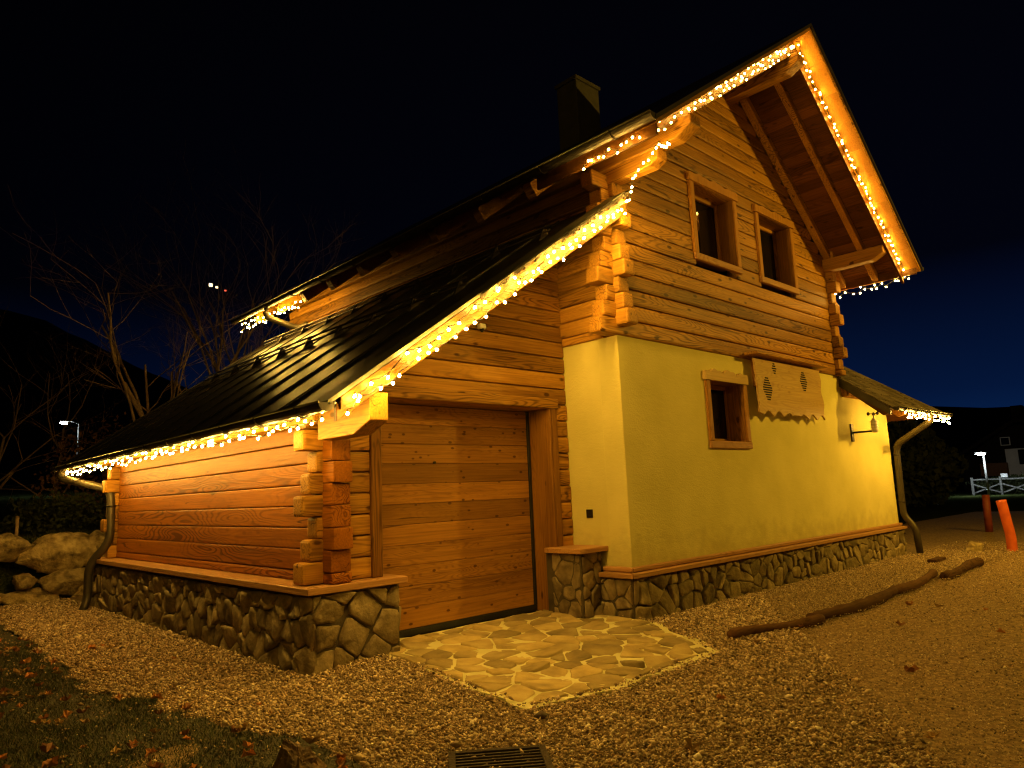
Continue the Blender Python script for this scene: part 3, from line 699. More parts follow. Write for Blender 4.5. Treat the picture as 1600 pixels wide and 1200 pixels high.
# lower window sits in a real opening: the plaster wall is rebuilt around it
wx0, wx1, wz0, wz1 = 1.84, 2.93, 1.97, 3.0
for o in list(pw.children):
    if o.name.startswith('gable_plaster'): bpy.data.objects.remove(o)
prism('gable_plaster', [(wx0+.05, 0, .60), (0, 0, .60), (0, 0, 3.3), (wx0+.05, 0, 3.3)], (0, .3, 0), PLASTER, pw)
bm = bmesh.new()
def pbox(x0, x1, z0, z1): bm_box(bm, x0, x1, 0, .3, z0, z1)
bm.free()
def shed_top(x): return 3.3 if x < W1 else 3.3
xs = [0, wx0+.05, wx1-.05, 6.28, W2]; 
for o in list(pw.children):
    if o.name.startswith('gable_plaster'): bpy.data.objects.remove(o)
fr = [(0, .55), (W2, .55), (W2, 3.3), (0, 3.3)]; hl = [(wx0+.05, wz0+.05), (wx1-.05, wz0+.05), (wx1-.05, wz1-.05), (wx0+.05, wz1-.05)]
V = [(a, 0, b) for a, b in fr+hl]+[(a, .3, b) for a, b in fr+hl]
Fc = [(i, (i+1) % 4, 4+(i+1) % 4, 4+i) for i in range(4)]+[(8+i, 12+i, 12+(i+1) % 4, 8+(i+1) % 4) for i in range(4)]+[(i, 8+i, 8+(i+1) % 4, (i+1) % 4) for i in range(4)]+[(4+i, 4+(i+1) % 4, 12+(i+1) % 4, 12+i) for i in range(4)]
gp = mesh('gable_plaster', V, Fc, PLASTER, pw)
window(wx0, wx1, wz0, wz1, 0, .1, .055)
# ---- hanging panel with carved lower edge
pn = part('hanging_panel', chalet)
px0, px1, pzt, pzb = 3.02, 5.22, 3.30, 2.46
edge = [(px0, pzt), (px1, pzt)]
for i in range(9): edge.append((px1+.03*math.sin(i*1.4), pzt-(pzt-pzb)*(i+1)/10))
for i in range(57):
    t = i/56; edge.append((px1-(px1-px0)*t, pzb+.055*abs(math.sin(t*math.pi*7.5))**.8+.022*math.sin(t*37)))
for i in range(9): edge.append((px0+.035*abs(math.sin(i*1.3)), pzb+(pzt-pzb)*(i+1)/10))
prism('carved_board', [(a, -.13-.03*(pzt-b), b) for a, b in edge], (0, .03, 0), PANELW, pn)
box('shelf_board', 2.90, 5.30, -.26, -.045, 3.335, 3.375, Wx, pn); box('batten', px0+.15, px0+.22, -.098, 0, 2.9, 3.33, Wz, pn); box('batten', px1-.22, px1-.15, -.098, 0, 2.9, 3.33, Wz, pn)
def slots(cx, cz, n, w):
    for i in range(n):
        t = (i-(n-1)/2)/(n/2); ww = w*(1-abs(t)*.75); zz = cz+(i-(n-1)/2)*.036; yy = -.13-.03*(pzt-zz)
        box('slot_shade', cx-ww/2, cx+ww/2, yy-.003, yy+.02, zz-.011, zz+.011, HOLEM, pn, 0)  # solid dark inset, its colour standing in for the shaded depth of an open slot
slots(3.34, 2.86, 10, .30); slots(4.58, 3.06, 9, .26); slots(3.62, 3.19, 5, .14)
# ---- right lean-to roof (front slope, side slope) with shingles
sr = part('lean_to_roof', chalet)
SE = .80; slope = .78
def sz(y): return 2.66+slope*(y+SE)
EXR = 9.25
# front face polygon and side face polygon (hip)
t_ = 2.0
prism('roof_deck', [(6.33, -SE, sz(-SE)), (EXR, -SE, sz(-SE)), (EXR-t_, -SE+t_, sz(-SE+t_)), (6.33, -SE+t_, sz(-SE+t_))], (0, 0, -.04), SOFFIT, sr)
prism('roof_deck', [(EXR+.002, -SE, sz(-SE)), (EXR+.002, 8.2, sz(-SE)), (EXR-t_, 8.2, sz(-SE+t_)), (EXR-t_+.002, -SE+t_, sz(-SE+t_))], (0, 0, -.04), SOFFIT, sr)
row = 0; yy = -SE-.02
while yy < -SE+t_:
    x = 6.30-.06*(row % 2)
    while x < EXR-(yy+SE):
        w = random.uniform(.10, .17); x2 = min(x+w, EXR-(yy+SE)+.01)
        if x2-x > .03:
            ya, yb = yy+random.uniform(-.012, .012), yy+.24
            prism('shingle', [(x, ya, sz(ya)+.035), (x2, ya, sz(ya)+.035), (x2, yb, sz(yb)+.012), (x, yb, sz(yb)+.012)], (0, 0, -.018), SHINGLE, sr)
        x = x2+.006
    yy += .19 if row < 6 else .4; row += 1
prism('verge_board', [(6.30, -SE, sz(-SE)-.0), (6.30, .0, sz(0)-.0), (6.30, .0, sz(0)-.17), (6.30, -SE, sz(-SE)-.13)], (.03, 0, 0), GUTTER, sr)
for xx in (6.42, 7.1, 7.8, 8.5):
    prism('rafter', [(xx, -SE+.04, sz(-SE)-.05), (xx, 0, sz(0)-.05), (xx, 0, sz(0)-.18), (xx, -SE+.16, sz(-SE)-.12), (xx, -SE+.04, sz(-SE)-.08)], (.1, 0, 0), BARGE, sr, .004)
box('wall_beam', 6.35, W2+.35, -.10, -.003, 2.93, 3.10, Wx, sr)
# ---- gutters
def gutter(a, b, r=.07, brackets=6):
    g = part('gutter', chalet); a, b = Vector(a), Vector(b); d = (b-a).normalized(); s = d.cross(Vector((0, 0, 1)))
    V, Fc = [], []; n = 9
    for e_ in (a, b):
        for rr in (r, r-.006):
            for i in range(n): t = math.pi*i/(n-1); V.append(e_+s*math.cos(t)*rr-Vector((0, 0, 1))*math.sin(t)*rr)
    for i in range(n-1):
        Fc.append((i, i+1, 2*n+i+1, 2*n+i)); Fc.append((n+i+1, n+i, 3*n+i, 3*n+i+1))
    Fc.append((0, 2*n, 3*n, n)); Fc.append((n-1, 2*n-1, 4*n-1, 3*n-1))
    Fc.append(tuple(range(n))); Fc.append(tuple(range(2*n, 3*n))[::-1])
    mesh('trough', V, Fc, GUTTER, g, False)
    for sgn in (-1, 1): tube('lip', [a+s*r*sgn, b+s*r*sgn], .010, FLASH, g, 6)
    for i in range(brackets):
        p = a.lerp(b, (i+.5)/brackets)
        tube('bracket', [p+s*math.cos(t)*(r+.008)-Vector((0, 0, 1))*math.sin(t)*(r+.008) for t in [math.pi*j/8 for j in range(9)]], .008, DARKMET, g, 5)
    return g
gutter((-4.0, -.30, 2.235), (-4.0, 8.75, 2.215), .07, 12)
gutter((XL-.06, FY-.02, 5.17), (XL-.06, RB+.25, 5.15), .07, 10)
gutter((XR+.05, FY-.02, 5.07), (XR+.05, RB, 5.05), .07, 6)
gutter((6.40, -SE-.07, 2.665), (EXR+.02, -SE-.07, 2.655), .065, 5)
def pipe(pts, clamps=()):
    g = part('downpipe', chalet)
    tube('pipe', round_corners(pts, .16), .062, PIPE, g, 12)
    for p in clamps: tube('clamp', [Vector(p)-Vector((0, 0, .012)), Vector(p)+Vector((0, 0, .012))], .069, DARKMET, g, 12)
pipe([(-4.0, 8.25, 2.17), (-4.0, 8.22, 2.02), (-3.50, 7.35, 1.80), (-3.50, 7.30, 1.0), (-3.74, 7.45, .68), (-3.74, 7.45, .16), (-3.82, 7.38, -.02)], [(-3.50, 7.32, 1.55)])
pipe([(8.10, -SE-.07, 2.60), (8.10, -SE-.07, 2.48), (8.46, -.10, 2.10), (8.46, -.085, .95), (8.46, -.09, .74), (8.50, -.26, .50), (8.52, -.28, .0)], [(8.46, -.088, 1.9), (8.46, -.088, 1.0)])
pipe([(XL-.06, 7.35, 5.09), (XL-.06, 7.35, 4.92), (-.45, 7.2, 4.74), (-.35, 7.0, 4.80)], [])

# ================================================================== fairy lights
bm = bmesh.new(); bmesh.ops.create_icosphere(bm, subdivisions=1, radius=.012)
for v in bm.verts: v.co.z *= 1.3
bme = bpy.data.meshes.new('bulb'); bm.to_mesh(bme); bm.free()
BM = {}
def bulbmesh(E):
    if E not in BM:
        m = bme.copy(); m.materials.append(emis('warm_bulb', BULB_COL, E)); BM[E] = m
    return BM[E]
def string(label, path, n, spread, out, strands=2, sag=.02, E=135):
    """bulbs along a path; spread: sideways scatter; out: vector away from the surface"""
    s = thing('fairy_light_string', label, 'fairy lights', group='strings of warm fairy lights along the roof edges')
    P = [Vector(p) for p in path]; Ls = [0]
    for a, b in zip(P, P[1:]): Ls.append(Ls[-1]+(b-a).length)
    def at(d):
        for i in range(len(P)-1):
            if d <= Ls[i+1] or i == len(P)-2:
                t = (d-Ls[i])/max(1e-6, Ls[i+1]-Ls[i]); return P[i].lerp(P[i+1], t)
    out = Vector(out); tot = Ls[-1]; SV = []
    for k_ in range(strands):
        m = n//strands; wire = []
        side = 0 if strands == 1 else (k_/(strands-1)-.5)
        prev = None
        for i in range(m):
            d = tot*(i+random.uniform(.1, .9))/m
            p = at(d)+out*random.uniform(.035, .075)+Vector((0, 0, 1))*(side*spread*1.1+random.uniform(-.5, .5)*spread)
            b = bpy.data.objects.new('bulb', bulbmesh(E)); link(b, s); b.location = p; b.rotation_euler = (random.random(), random.random(), 0)
            wp = p+Vector((0, 0, .030)); SV.append((p+Vector((0, 0, .014)), p+Vector((0, 0, .032))))
            if prev is not None:
                wire += [prev, prev.lerp(wp, .5)-Vector((0, 0, sag*random.uniform(.3, 1.6)))]
            prev = wp
        wire.append(prev)
        tube('wire', wire, .0045, WIRE, s, 4)
    a_, b_ = [], []
    for p, q in SV: tube_data([p, q], [.009, .007], 5, a_, b_)
    o = mesh('sockets', a_, b_, WIRE, s); o['kind'] = 'stuff'
    return s
gv = lambda x, d: (x, -.30, garage_roof(x)-d)
string('long warm light string down the sloping edge of the garage roof', [gv(-.05, .13), gv(-2, .12), gv(-3.9, .10)], 60, .085, (0, -1, 0), E=720)
string('dense light string under the garage gutter above the orange log wall', [(-3.90, -.15, 2.17), (-3.91, 4.0, 2.15), (-3.90, 8.7, 2.13)], 90, .06, (-.2, 0, -.5), 2, E=400)
bl = lambda x, d: (x, FB, roof_left(x)-d); br = lambda x, d: (x, FB, roof_right(x)-d)
string('bright light string climbing the left roof edge to the gable peak', [bl(XL+.35, .14), bl(1.2, .17), bl(XA-.05, .20)], 68, .085, (0, -1, 0), E=70)
string('light string running down the right roof edge from the gable peak', [br(XA+.02, .20), br(5, .17), br(XR-.12, .15)], 62, .05, (0, -1, 0), E=120)
string('short light string hanging below the right gutter of the gable roof', [(XR+.03, FY+.2, 4.97), (XR+.0, -.6, 4.95), (XR-.1, .8, 4.95)], 40, .09, (0, 0, -.5), E=220)
string('light string dropping from the gable eave to the log corner above the garage', [(XL+.35, FY+.1, 4.98), (-.30, -.95, 5.22), (-.12, -.45, 5.1), (-.08, -.36, 4.9), (-.10, -.34, 4.80)], 16, .07, (0, -.5, 0), 1, E=200)
string('light string below the left eave gutter beside the log corner', [(XL+.05, FY+.2, 5.02), (XL+.09, -.35, 5.0)], 11, .08, (-1, 0, 0), 1)
string('small cluster of lights under the far end of the left eave', [(XL+.12, 6.3, 4.98), (XL+.05, 8.7, 5.02)], 34, .09, (-.2, 0, -.5), E=480)
string('dense light string under the low lean-to gutter at the right', [(6.75, -SE-.06, 2.56), (EXR, -SE-.06, 2.55)], 34, .06, (0, -.5, -.5), 2, E=520)

# ================================================================== fittings on the walls
ws = thing('weather_station', 'small weather sensor with spinning cups on a wall arm near the lean-to roof', 'weather sensor', (6.62, 0, 2.3)); ws.scale = (1.35, 1.2, 1.35)
box('wall_plate', -.04, .04, -.02, -.001, -.12, .12, DARKMET, ws)
tube('arm', [(0, -.02, 0), (.02, -.30, 0), (.02, -.33, .03)], .013, DARKMET, ws, 8)
tube('sensor_body', [(.02, -.33, -.02), (.02, -.33, .0), (.02, -.33, .13), (.02, -.33, .15), (.02, -.33, .17)], [.03, .045, .045, .03, .02], WHITEP, ws, 12)
for i in range(4): tube('shield_ring', [(.02, -.33, .01+.035*i), (.02, -.33, .022+.035*i)], .056, WHITEP, ws, 12)
tube('spindle', [(.02, -.33, .17), (.02, -.33, .235)], .008, DARKMET, ws, 6)
for i in range(3):
    a = i*2.094+.3; c_ = Vector((.02+.07*math.cos(a), -.33+.07*math.sin(a), .225))
    tube('cup_arm', [(.02, -.33, .225), c_], .005, DARKMET, ws, 5)
    bm = bmesh.new(); bmesh.ops.create_uvsphere(bm, u_segments=8, v_segments=6, radius=.024, matrix=Matrix.Translation(c_)); frombm('cup', bm, DARKMET, ws, True)
sk = thing('wall_socket', 'small dark square switch on the narrow yellow wall beside the garage', 'switch', (0, .585, 1.205))
box('cover_plate', -.012, -.001, -.05, .05, -.05, .05, DARKMET, sk, .003); box('key', -.018, -.0125, -.026, .026, -.026, .026, BLACK, sk, .003)
sn = thing('motion_sensor', 'small pale motion sensor high on the garage log wall', 'sensor', (-1.42, GY, 3.38))
box('housing', -.045, .045, -.07, -.002, -.03, .035, WHITEP, sn, .01); tube('lens', [(0, -.04, -.028), (0, -.045, -.045), (0, -.045, -.065)], [.03, .025, .008], BLACK, sn, 10)

# ================================================================== on the ground
def wob(p, q, r, seed, n=26, sag=.03):
    random.seed(seed); p, q = Vector(p), Vector(q); pts, rad = [], []
    for i in range(n+1):
        t = i/n; c_ = p.lerp(q, t)
        c_ += Vector((0, .05*math.sin(t*4.2+seed)+random.uniform(-.008, .008), .014*math.sin(t*5+seed)))
        pts.append(c_); rad.append(r*(1+.16*math.sin(t*7+seed*2)+random.uniform(-.13, .13))*(.75 if i in (0, n) else 1))
    return pts, rad
LB = ['short split log nearest the stone apron, edging the gravel', 'thick curved log second from the apron along the gravel edge', 'thin straight log third from the apron along the gravel edge', 'farthest log of the gravel edging, lying near the pale rock']
for i, (p, q, r) in enumerate([((-.30, -1.40, .045), (1.02, -1.62, .05), .05), ((.90, -1.64, .05), (3.30, -1.60, .05), .062), ((3.20, -1.60, .06), (5.2, -1.55, .06), .055), ((5.05, -1.62, .05), (7.0, -1.70, .06), .066)]):
    pts, rad = wob(p, q, r, i+1); o = tube('edging_log', pts, rad, LOGB, None, 11); tag(o, LB[i], 'log', 'wooden logs edging the gravel')
random.seed(11)
o = box('short_plank', 7.0, 7.55, -1.0, -.86, .01, .07, LOGB, None, .008); tag(o, 'short brown plank lying on the gravel by the right downpipe', 'plank')
def rock(name, c_, s, mat, parent=None, seed=0, sub=3):
    bm = bmesh.new(); bmesh.ops.create_icosphere(bm, subdivisions=sub, radius=1)
    rr = random.Random(seed*7+1)
    if sub > 3 or name == 'rock':
        for _ in range(13):
            pn_ = Vector((rr.gauss(0, 1), rr.gauss(0, 1), rr.gauss(0, 1))).normalized(); d_ = rr.uniform(.60, .88)
            for v in bm.verts:
                q_ = v.co.dot(pn_)
                if q_ > d_: v.co -= pn_*(q_-d_)*.9
    for v in bm.verts:
        n_ = (.45 if sub > 3 else 1)*noise.noise(v.co*1.3+Vector((seed*3.1, seed, 0))); n2_ = noise.noise(v.co*3.7+Vector((seed, 0, seed)))
        v.co *= 1+.32*n_+.10*n2_+(.07*(1-2*abs(noise.noise(v.co*6+Vector((0, seed, 0))))) if sub > 3 else 0)
        v.co = Vector((c_[0]+v.co.x*s[0], c_[1]+v.co.y*s[1], c_[2]+v.co.z*s[2]))
    return frombm(name, bm, mat, parent, True)
tag(rock('rock', (9.35, -.95, .08), (.30, .17, .15), BOULDER, seed=5), 'pale rough rock on the path edge beyond the log edging', 'rock')
op = tube('orange_post', smooth_path([(9.86, -1.47, -.05), (9.86, -1.48, .25), (9.82, -1.45, .62), (9.79, -1.42, .95)]), .09, ORANGE, None, 12); tag(op, 'crooked bright orange wooden post standing at the right edge', 'post')
rp_ = tube('red_post', [(15, .12, -.05), (14.97, .10, .45), (14.95, .08, .92)], .09, REDP, None, 12); tag(rp_, 'thin dull red post standing behind the orange post', 'post')
gt = thing('drain_grate', 'dark slotted metal drain grate set in the gravel at the bottom edge', 'drain grate', (-3.96, -2.09, .03)); gt.rotation_euler = (0, 0, math.radians(-38))
for a in (-.26, .26): box('grate_frame', a-.02, a+.02, -.28, .28, -.02, .015, DARKMET, gt, .003)
for a in (-.26, .26): box('grate_frame', -.24, .24, a-.02, a+.02, -.02, .015, DARKMET, gt, .003)
for i in range(11): box('slat', -.24, .24, -.235+i*.044, -.215+i*.044, -.015, .010, DARKMET, gt, .002)
box('pit', -.24, .24, -.24, .24, -.03, -.022, HOLEM, gt, 0)
# jagged stump
V, Fc = [], []; ns = 40
for ring, (rr, zz) in enumerate(((.19, -.03), (.15, .03), (.12, .08), (.10, .12), (.05, .10), (.02, .08))):
    for i in range(ns):
        a = 2*math.pi*i/ns; ridge = .16*abs(noise.noise(Vector((math.cos(a)*5, math.sin(a)*5, 0))))+.10*noise.noise(Vector((math.cos(a)*12, math.sin(a)*12, ring*.6)))
        q = rr*(1+ridge-.08); tall = .5+.5*math.cos(a-2.4)
        h_ = zz*(.35+.95*tall) + (0 if ring < 3 else .05*noise.noise(Vector((math.cos(a)*6, math.sin(a)*6, ring))))
        V.append((-4.66+math.cos(a)*q, -1.17+math.sin(a)*q, h_))
for r_ in range(5):
    for i in range(ns): Fc.append((r_*ns+i, r_*ns+(i+1) % ns, (r_+1)*ns+(i+1) % ns, (r_+1)*ns+i))
Fc.append(tuple(5*ns+i for i in range(ns)))
STUMPM = rough_mat('stump_bark', [(.3, (.06, .035, .018)), (.7, (.20, .12, .06))], scale=14, bump=1, bscale=45, bdist=.02)
tag(mesh('tree_stump', V, Fc, STUMPM), 'low jagged broken stump at the grass edge in front', 'stump')
# fallen leaves
LEAFM = [rough_mat('leaf_%s' % n_, [(.3, a), (.7, b)], scale=20, rough=.6, bump=.3, rnd=.3) for n_, a, b in (('orange', (.50, .20, .05), (.70, .33, .10)), ('brown', (.20, .08, .03), (.36, .15, .05)), ('tan', (.34, .20, .08), (.46, .30, .12)))]
lm = []
for k_ in range(9):
    s = random.uniform(.032, .066); V, Fc = [], []; n = 12
    ra = [1, .62, .92, .5, .85, .45, .35, .45, .85, .5, .92, .62]
    for r_ in (0, .5, 1):
        for i in range(n):
            a = 2*math.pi*i/n; q = s*r_*ra[i]*random.uniform(.85, 1.15); V.append((q*math.cos(a), q*math.sin(a)*.8, .006+s*.5*r_*r_*abs(math.sin(a*1.5+k_))+(random.uniform(0, .3)*s*r_)))
    for r_ in range(2):
        for i in range(n): Fc.append((r_*n+i, r_*n+(i+1) % n, (r_+1)*n+(i+1) % n, (r_+1)*n+i))
    me = bpy.data.meshes.new('fallen_leaf'); me.from_pydata(V, [], Fc); me.materials.append(LEAFM[k_ % 3]); lm.append(me)
cnt = 0
while cnt < 170:
    if cnt < 155: x, y = random.uniform(-6.0, -4.1), random.uniform(-2.3, 5.5)
    else: x, y = random.uniform(-4.6, 3), random.uniform(-4, -1.6)
    on_l = lawn(x, y)
    if cnt < 155 and not (on_l or random.random() < .10): continue
    if y > -1.6 and x > -4 : continue
    if math.hypot(x+6.7, y+5.18) < 2.6: continue
    li = random.randrange(9); o = bpy.data.objects.new('fallen_leaf', lm[li]); link(o); o.location = (x, y, (zl(x, y)+.012) if on_l else .022)
    o.rotation_euler = (random.uniform(-.35, .35), random.uniform(-.35, .35), random.uniform(0, 6.28)); q = random.uniform(.7, 1.25); o.scale = (q, q, q)
    side = 'grass at the lower left' if on_l else ('gravel at the lower left' if x < -3.5 else 'path in the right foreground')
    tag(o, '%s autumn leaf lying on the %s' % (('bright orange', 'dark brown', 'pale tan')[li % 3], side), 'leaf', '%s autumn leaves on the %s' % (('bright orange', 'dark brown', 'pale tan')[li % 3], side)); cnt += 1

# ================================================================== left garden: boulder wall, bank, trees
def zb(x, y):
    if y < 9.9: return .02
    t = min(1, (y-9.9)/.5); return .95*t+.05*(y-9.9)*t+.10*nz(x, y, .5)
grid('grass_bank', -40, 13, 9.9, 70, 100, 90, lambda x, y: zb(x, y) if y > 9.95 else -.1, GRASSG, 'structure')
bw = thing('boulder_wall', 'low retaining wall of rough pale boulders left of the garage', 'boulder wall', (0, 0, 0))
random.seed(21)
for i, (x, z, sx_, sz_) in enumerate([(-5.35, .78, .42, .17), (-4.45, .92, .42, .19), (-5.25, .42, .40, .22), (-3.62, .78, .62, .30), (-2.95, .80, .30, .28), (-4.18, .33, .16, .12), (-3.55, .28, .40, .19), (-4.95, .08, .50, .15), (-4.1, .06, .38, .12), (-3.1, .10, .35, .16), (-6.2, .5, .45, .35), (-6.3, .1, .45, .2), (-2.5, .35, .35, .3), (-7.2, .5, .5, .4), (-2.0, .7, .4, .3)]):
    rock('boulder', (x, 9.62+.22*z, z), (sx_*1.18, .34, sz_*1.28), BOULDER, bw, seed=i+1, sub=4)
def barktree(name, base, h, seed, label, cat='tree', spread=.5, n_main=4, r0=.07, depth=5, lean=(0, 0), group='bare trees behind the garage', twig_mat=BARK):
    random.seed(seed); t = thing(name, label, cat, base, group); TV, TF, BV, BF = [], [], [], []
    def grow(p, d, ln, r, lev):
        pts = [p]; rad = [r]; n = 4
        for i in range(n):
            d = (d+Vector((random.gauss(0, .13), random.gauss(0, .13), random.gauss(.02, .07)))).normalized()
            p = p+d*ln/n; pts.append(p); rad.append(r*(1-.42*(i+1)/n))
        V_, F_ = (TV, TF) if lev == 0 else (BV, BF)
        tube_data(pts, rad, 6 if lev < 2 else 3, V_, F_, cap=False)
        if lev >= depth or r < .0022: return
        for k in range(random.choice((2, 3, 3)) if lev else n_main):
            i = random.randint(2 if lev else 1, n); a = Vector((random.gauss(0, 1), random.gauss(0, 1), random.gauss(.25, .5))).normalized()
            nd = (d*.75+a*spread*(1.1 if lev else .9)).normalized()
            grow(pts[i], nd, ln*random.uniform(.5, .82), rad[i]*random.uniform(.5, .75), lev+1)
    grow(Vector((0, 0, -.3)), Vector((lean[0], lean[1], 1)).normalized(), h*.42, r0, 0)
    mesh('trunk', TV, TF, BARK, t, True); b = mesh('branches', BV, BF, twig_mat, t, True); b['kind'] = 'stuff'
    return t
barktree('bare_tree', (-.2, 12.6, 1.2), 10.5, 3, 'tall bare tree rising straight behind the middle of the garage roof', depth=6, n_main=9, r0=.08, spread=.5)
barktree('bare_tree', (.35, 13.0, 1.2), 9.5, 4, 'twin stemmed bare tree just right of the tall one behind the roof', depth=6, n_main=9, r0=.07, spread=.5, lean=(.05, 0))
barktree('bare_tree', (-.9, 12.2, 1.2), 8.6, 15, 'bare tree leaning left behind the garage roof with a long side branch', depth=6, n_main=6, r0=.085, spread=.75, lean=(-.35, 0))
barktree('bare_tree', (-4.2, 14.5, 1.2), 6.0, 8, 'dim bare tree at the far left edge of the picture', depth=6, n_main=6, r0=.055, spread=.6)
barktree('bare_tree', (-2.6, 15.5, 1.2), 6.5, 9, 'dim bare tree between the left edge and the leaning tree', depth=6, n_main=6, r0=.05, spread=.7)
for i, (x, y, h) in enumerate([(1.3, 11.2, 5.6), (.9, 10.6, 5.0), (1.9, 11.4, 6.2)]):
    barktree('bare_shrub', (x, y, 1.0), h, 30+i, ['many stemmed bare shrub lit orange beside the far eave', 'low twiggy shrub just left of the far eave lights', 'tall twiggy shrub behind the far roof corner'][i], 'shrub', spread=.35, n_main=13, r0=.045, depth=5, group='twiggy shrubs behind the roof corner')
def bush(name, c_, s, n, mat, label=None, cat=None, group=None, leaf=.07, seed=1, kind=None):
    random.seed(seed); V, Fc = [], []
    for _ in range(n):
        a = Vector((random.gauss(0, 1), random.gauss(0, 1), random.gauss(0, 1))).normalized()*random.random()**.4
        k = 1+.35*noise.noise(a*2.2+Vector((seed, 0, 0)))
        p = Vector((c_[0]+a.x*s[0]*k, c_[1]+a.y*s[1]*k, max(c_[2]-s[2]*.98, c_[2]+a.z*s[2]*k)))
        u = Vector([random.gauss(0, 1) for _ in range(3)]).normalized()*leaf; w = u.cross(Vector([random.gauss(0, 1) for _ in range(3)])).normalized()*leaf*.6
        b = len(V); V += [p-u, p+w, p+u, p-w]; Fc.append((b, b+1, b+2, b+3))
    o = mesh(name, V, Fc, mat)
    if kind: o['kind'] = kind
    else: tag(o, label, cat, group)
    return o
BL = ['dark leafy bush at the left edge above the boulders', 'dark low bush behind the left downpipe', 'russet leaved bush under the leaning bare tree', 'small dark bush below the white lamp']
for i, (c_, s, m_, n) in enumerate([((-5.4, 12.3, 1.9), (1.2, 1.0, 1.1), LEAFG, 2600), ((-3.3, 11.8, 1.4), (.9, .7, .5), LEAFG, 2000), ((-1.9, 13.5, 2.4), (1.5, 1.2, 1.3), LEAFB, 1900), ((-5.9, 11.0, 1.4), (1.0, .8, .6), LEAFB, 1800)]):
    bush('garden_bush', c_, s, n, m_, BL[i], 'bush', 'bushes above the boulder wall', .055, 40+i)
blades('ivy', 16000, (-8, -1.5, 10.2, 15), lambda x, y: True, .10, .012, z=lambda x, y: zb(x, y))
# wooden stake and far lamps on the left
o = tube('garden_stake', [(-4.25, 10.2, .8), (-4.25, 10.2, 1.45)], .03, BARK, None, 6); tag(o, 'thin wooden stake standing above the boulder wall', 'stake')
def streetlamp(base, h, label, watts, col, group, arm=.5, head=(.28, .14), r=.06):
    t = thing('street_lamp', label, 'street lamp', base, group)
    tube('pole', [(0, 0, 0), (0, 0, h)], [r, r*.6], GREYP, t, 8)
    tube('arm', [(0, 0, h), (-arm*.5, 0, h+.1), (-arm, 0, h+.1)], r*.5, GREYP, t, 6)
    box('lamp_head', -arm-head[0], -arm+.05, -head[1], head[1], h+.08, h+.17, GREYP, t, .02)
    rock('lamp_glass', (-arm-head[0]*.5, 0, h+.03), (head[0]*.6, head[1]*.9, .07), emis('lamp_glow', col, watts), t, sub=2)
    return t
streetlamp((2.0, 35, 2.0), 3.72, 'white lamp glowing behind the trees at the far left', 110, (.85, .95, 1.0), None, r=.05)
streetlamp((-1.0, 58, 2.5), 8.6, 'tiny dim lamp far beyond the trees at the left edge', 14, (.9, .95, 1), None, r=.05)
hl_ = thing('distant_house_light', 'small warm window lights far up the hill behind the bare trees', 'light', (28.76, 90, 30.8)); hl_.scale = (.6, .6, .6)
box('lit_window', -.45, .25, -.1, .1, -.35, .35, emis('far_window', (1, .75, .35), 4), hl_, .02); box('lit_window', 1.0, 1.5, -.1, .1, -.5, -.1, emis('far_window_2', (1, .7, .3), 2.5), hl_, .02); box('lit_window', 3.0, 3.4, -.1, .1, -.9, -.6, emis('far_window_red', (1, .12, .05), 1), hl_, .02)
hl_['group'] = 'distant lights'

# ================================================================== right background
def hill(name, cx, cy, lx, ly, h, seed):
    def fz(x, y):
        q = ((x-cx)/lx)**2+((y-cy)/ly)**2
        return max(-.5, h*math.exp(-q*1.6)*(1+.25*nz(x, y, .02, seed)+.06*nz(x, y, .11, seed))-.4)
    return grid(name, cx-2*lx, cx+2*lx, cy-2*ly, cy+2*ly, 70, 70, fz, HILL, 'structure')
hill('hill', 200, 70, 60, 120, 19, 1); hill('hill', 90, 210, 120, 60, 38, 2); hill('hill', -10, 190, 130, 60, 46, 3)
for i, (c_, s) in enumerate([((34, 8.2, 1.9), (3.0, 2.3, 2.2)), ((42, 12.0, 2.6), (4, 3, 3.4)), ((50, 18, 3), (6, 4, 5))]):
    bush('dark_thicket', c_, s, 5200, LEAFG, ['dark thicket behind the red post', 'dark thicket in front of the far chalet', 'dark thicket right behind the lean-to corner'][i], 'thicket', 'dark thickets beyond the path', .22, 60+i)
bh_ = thing('far_chalet', 'distant chalet with white lower wall, brown balcony and dark steep roof', 'house', (64, 8.5, 0))
prism('wall', [(0, -5.5, 0), (0, 5.0, 0), (0, 5.0, 2.6), (0, 1.0, 5.2), (0, -5.5, 5.2)], (9, 0, 0), HOUSEROOF, bh_)
box('white_wall', -.4, -.02, -2.0, 1.6, .8, 3.3, WHITE, bh_, .02)
for a, z0, y0, z1 in ((4.6+1.3, 2.5, .6, 5.7),):
    prism('roof', [(-1, a, z0), (-1, y0, z1), (-1, y0, z1-.3), (-1, a, z0-.3)], (11, 0, 0), HOUSEROOF, bh_)
prism('roof', [(-1, .598, 5.7), (-1, -7, 5.75), (-1, -7, 5.4), (-1, .598, 5.4)], (11, 0, 0), HOUSEROOF, bh_)
box('chimney', 1, 1.8, .3, 1.1, 5.7, 6.9, HOUSEROOF, bh_, .02); box('chimney', 1, 2.2, -1.9, -.3, 5.7, 6.7, HOUSEROOF, bh_, .02)
box('balcony', -.9, -.42, 1.5, 3.4, 1.15, 2.2, BROWNB, bh_, .02)
for i in range(9): box('baluster', -.95, -.91, 1.55+i*.22, 1.62+i*.22, 1.2, 2.15, BROWNB, bh_, 0)
wn = part('window', bh_); box('frame', -.12, -.02, 1.2, 1.9, 3.6, 4.3, WHITE, wn, .02); box('pane', -.14, -.125, 1.27, 1.83, 3.67, 4.23, GLASS, wn, 0)
box('door', -.46, -.41, 1.62-1.5, 2.2-1.5, 2.0, 3.2, GLASS, bh_, 0)
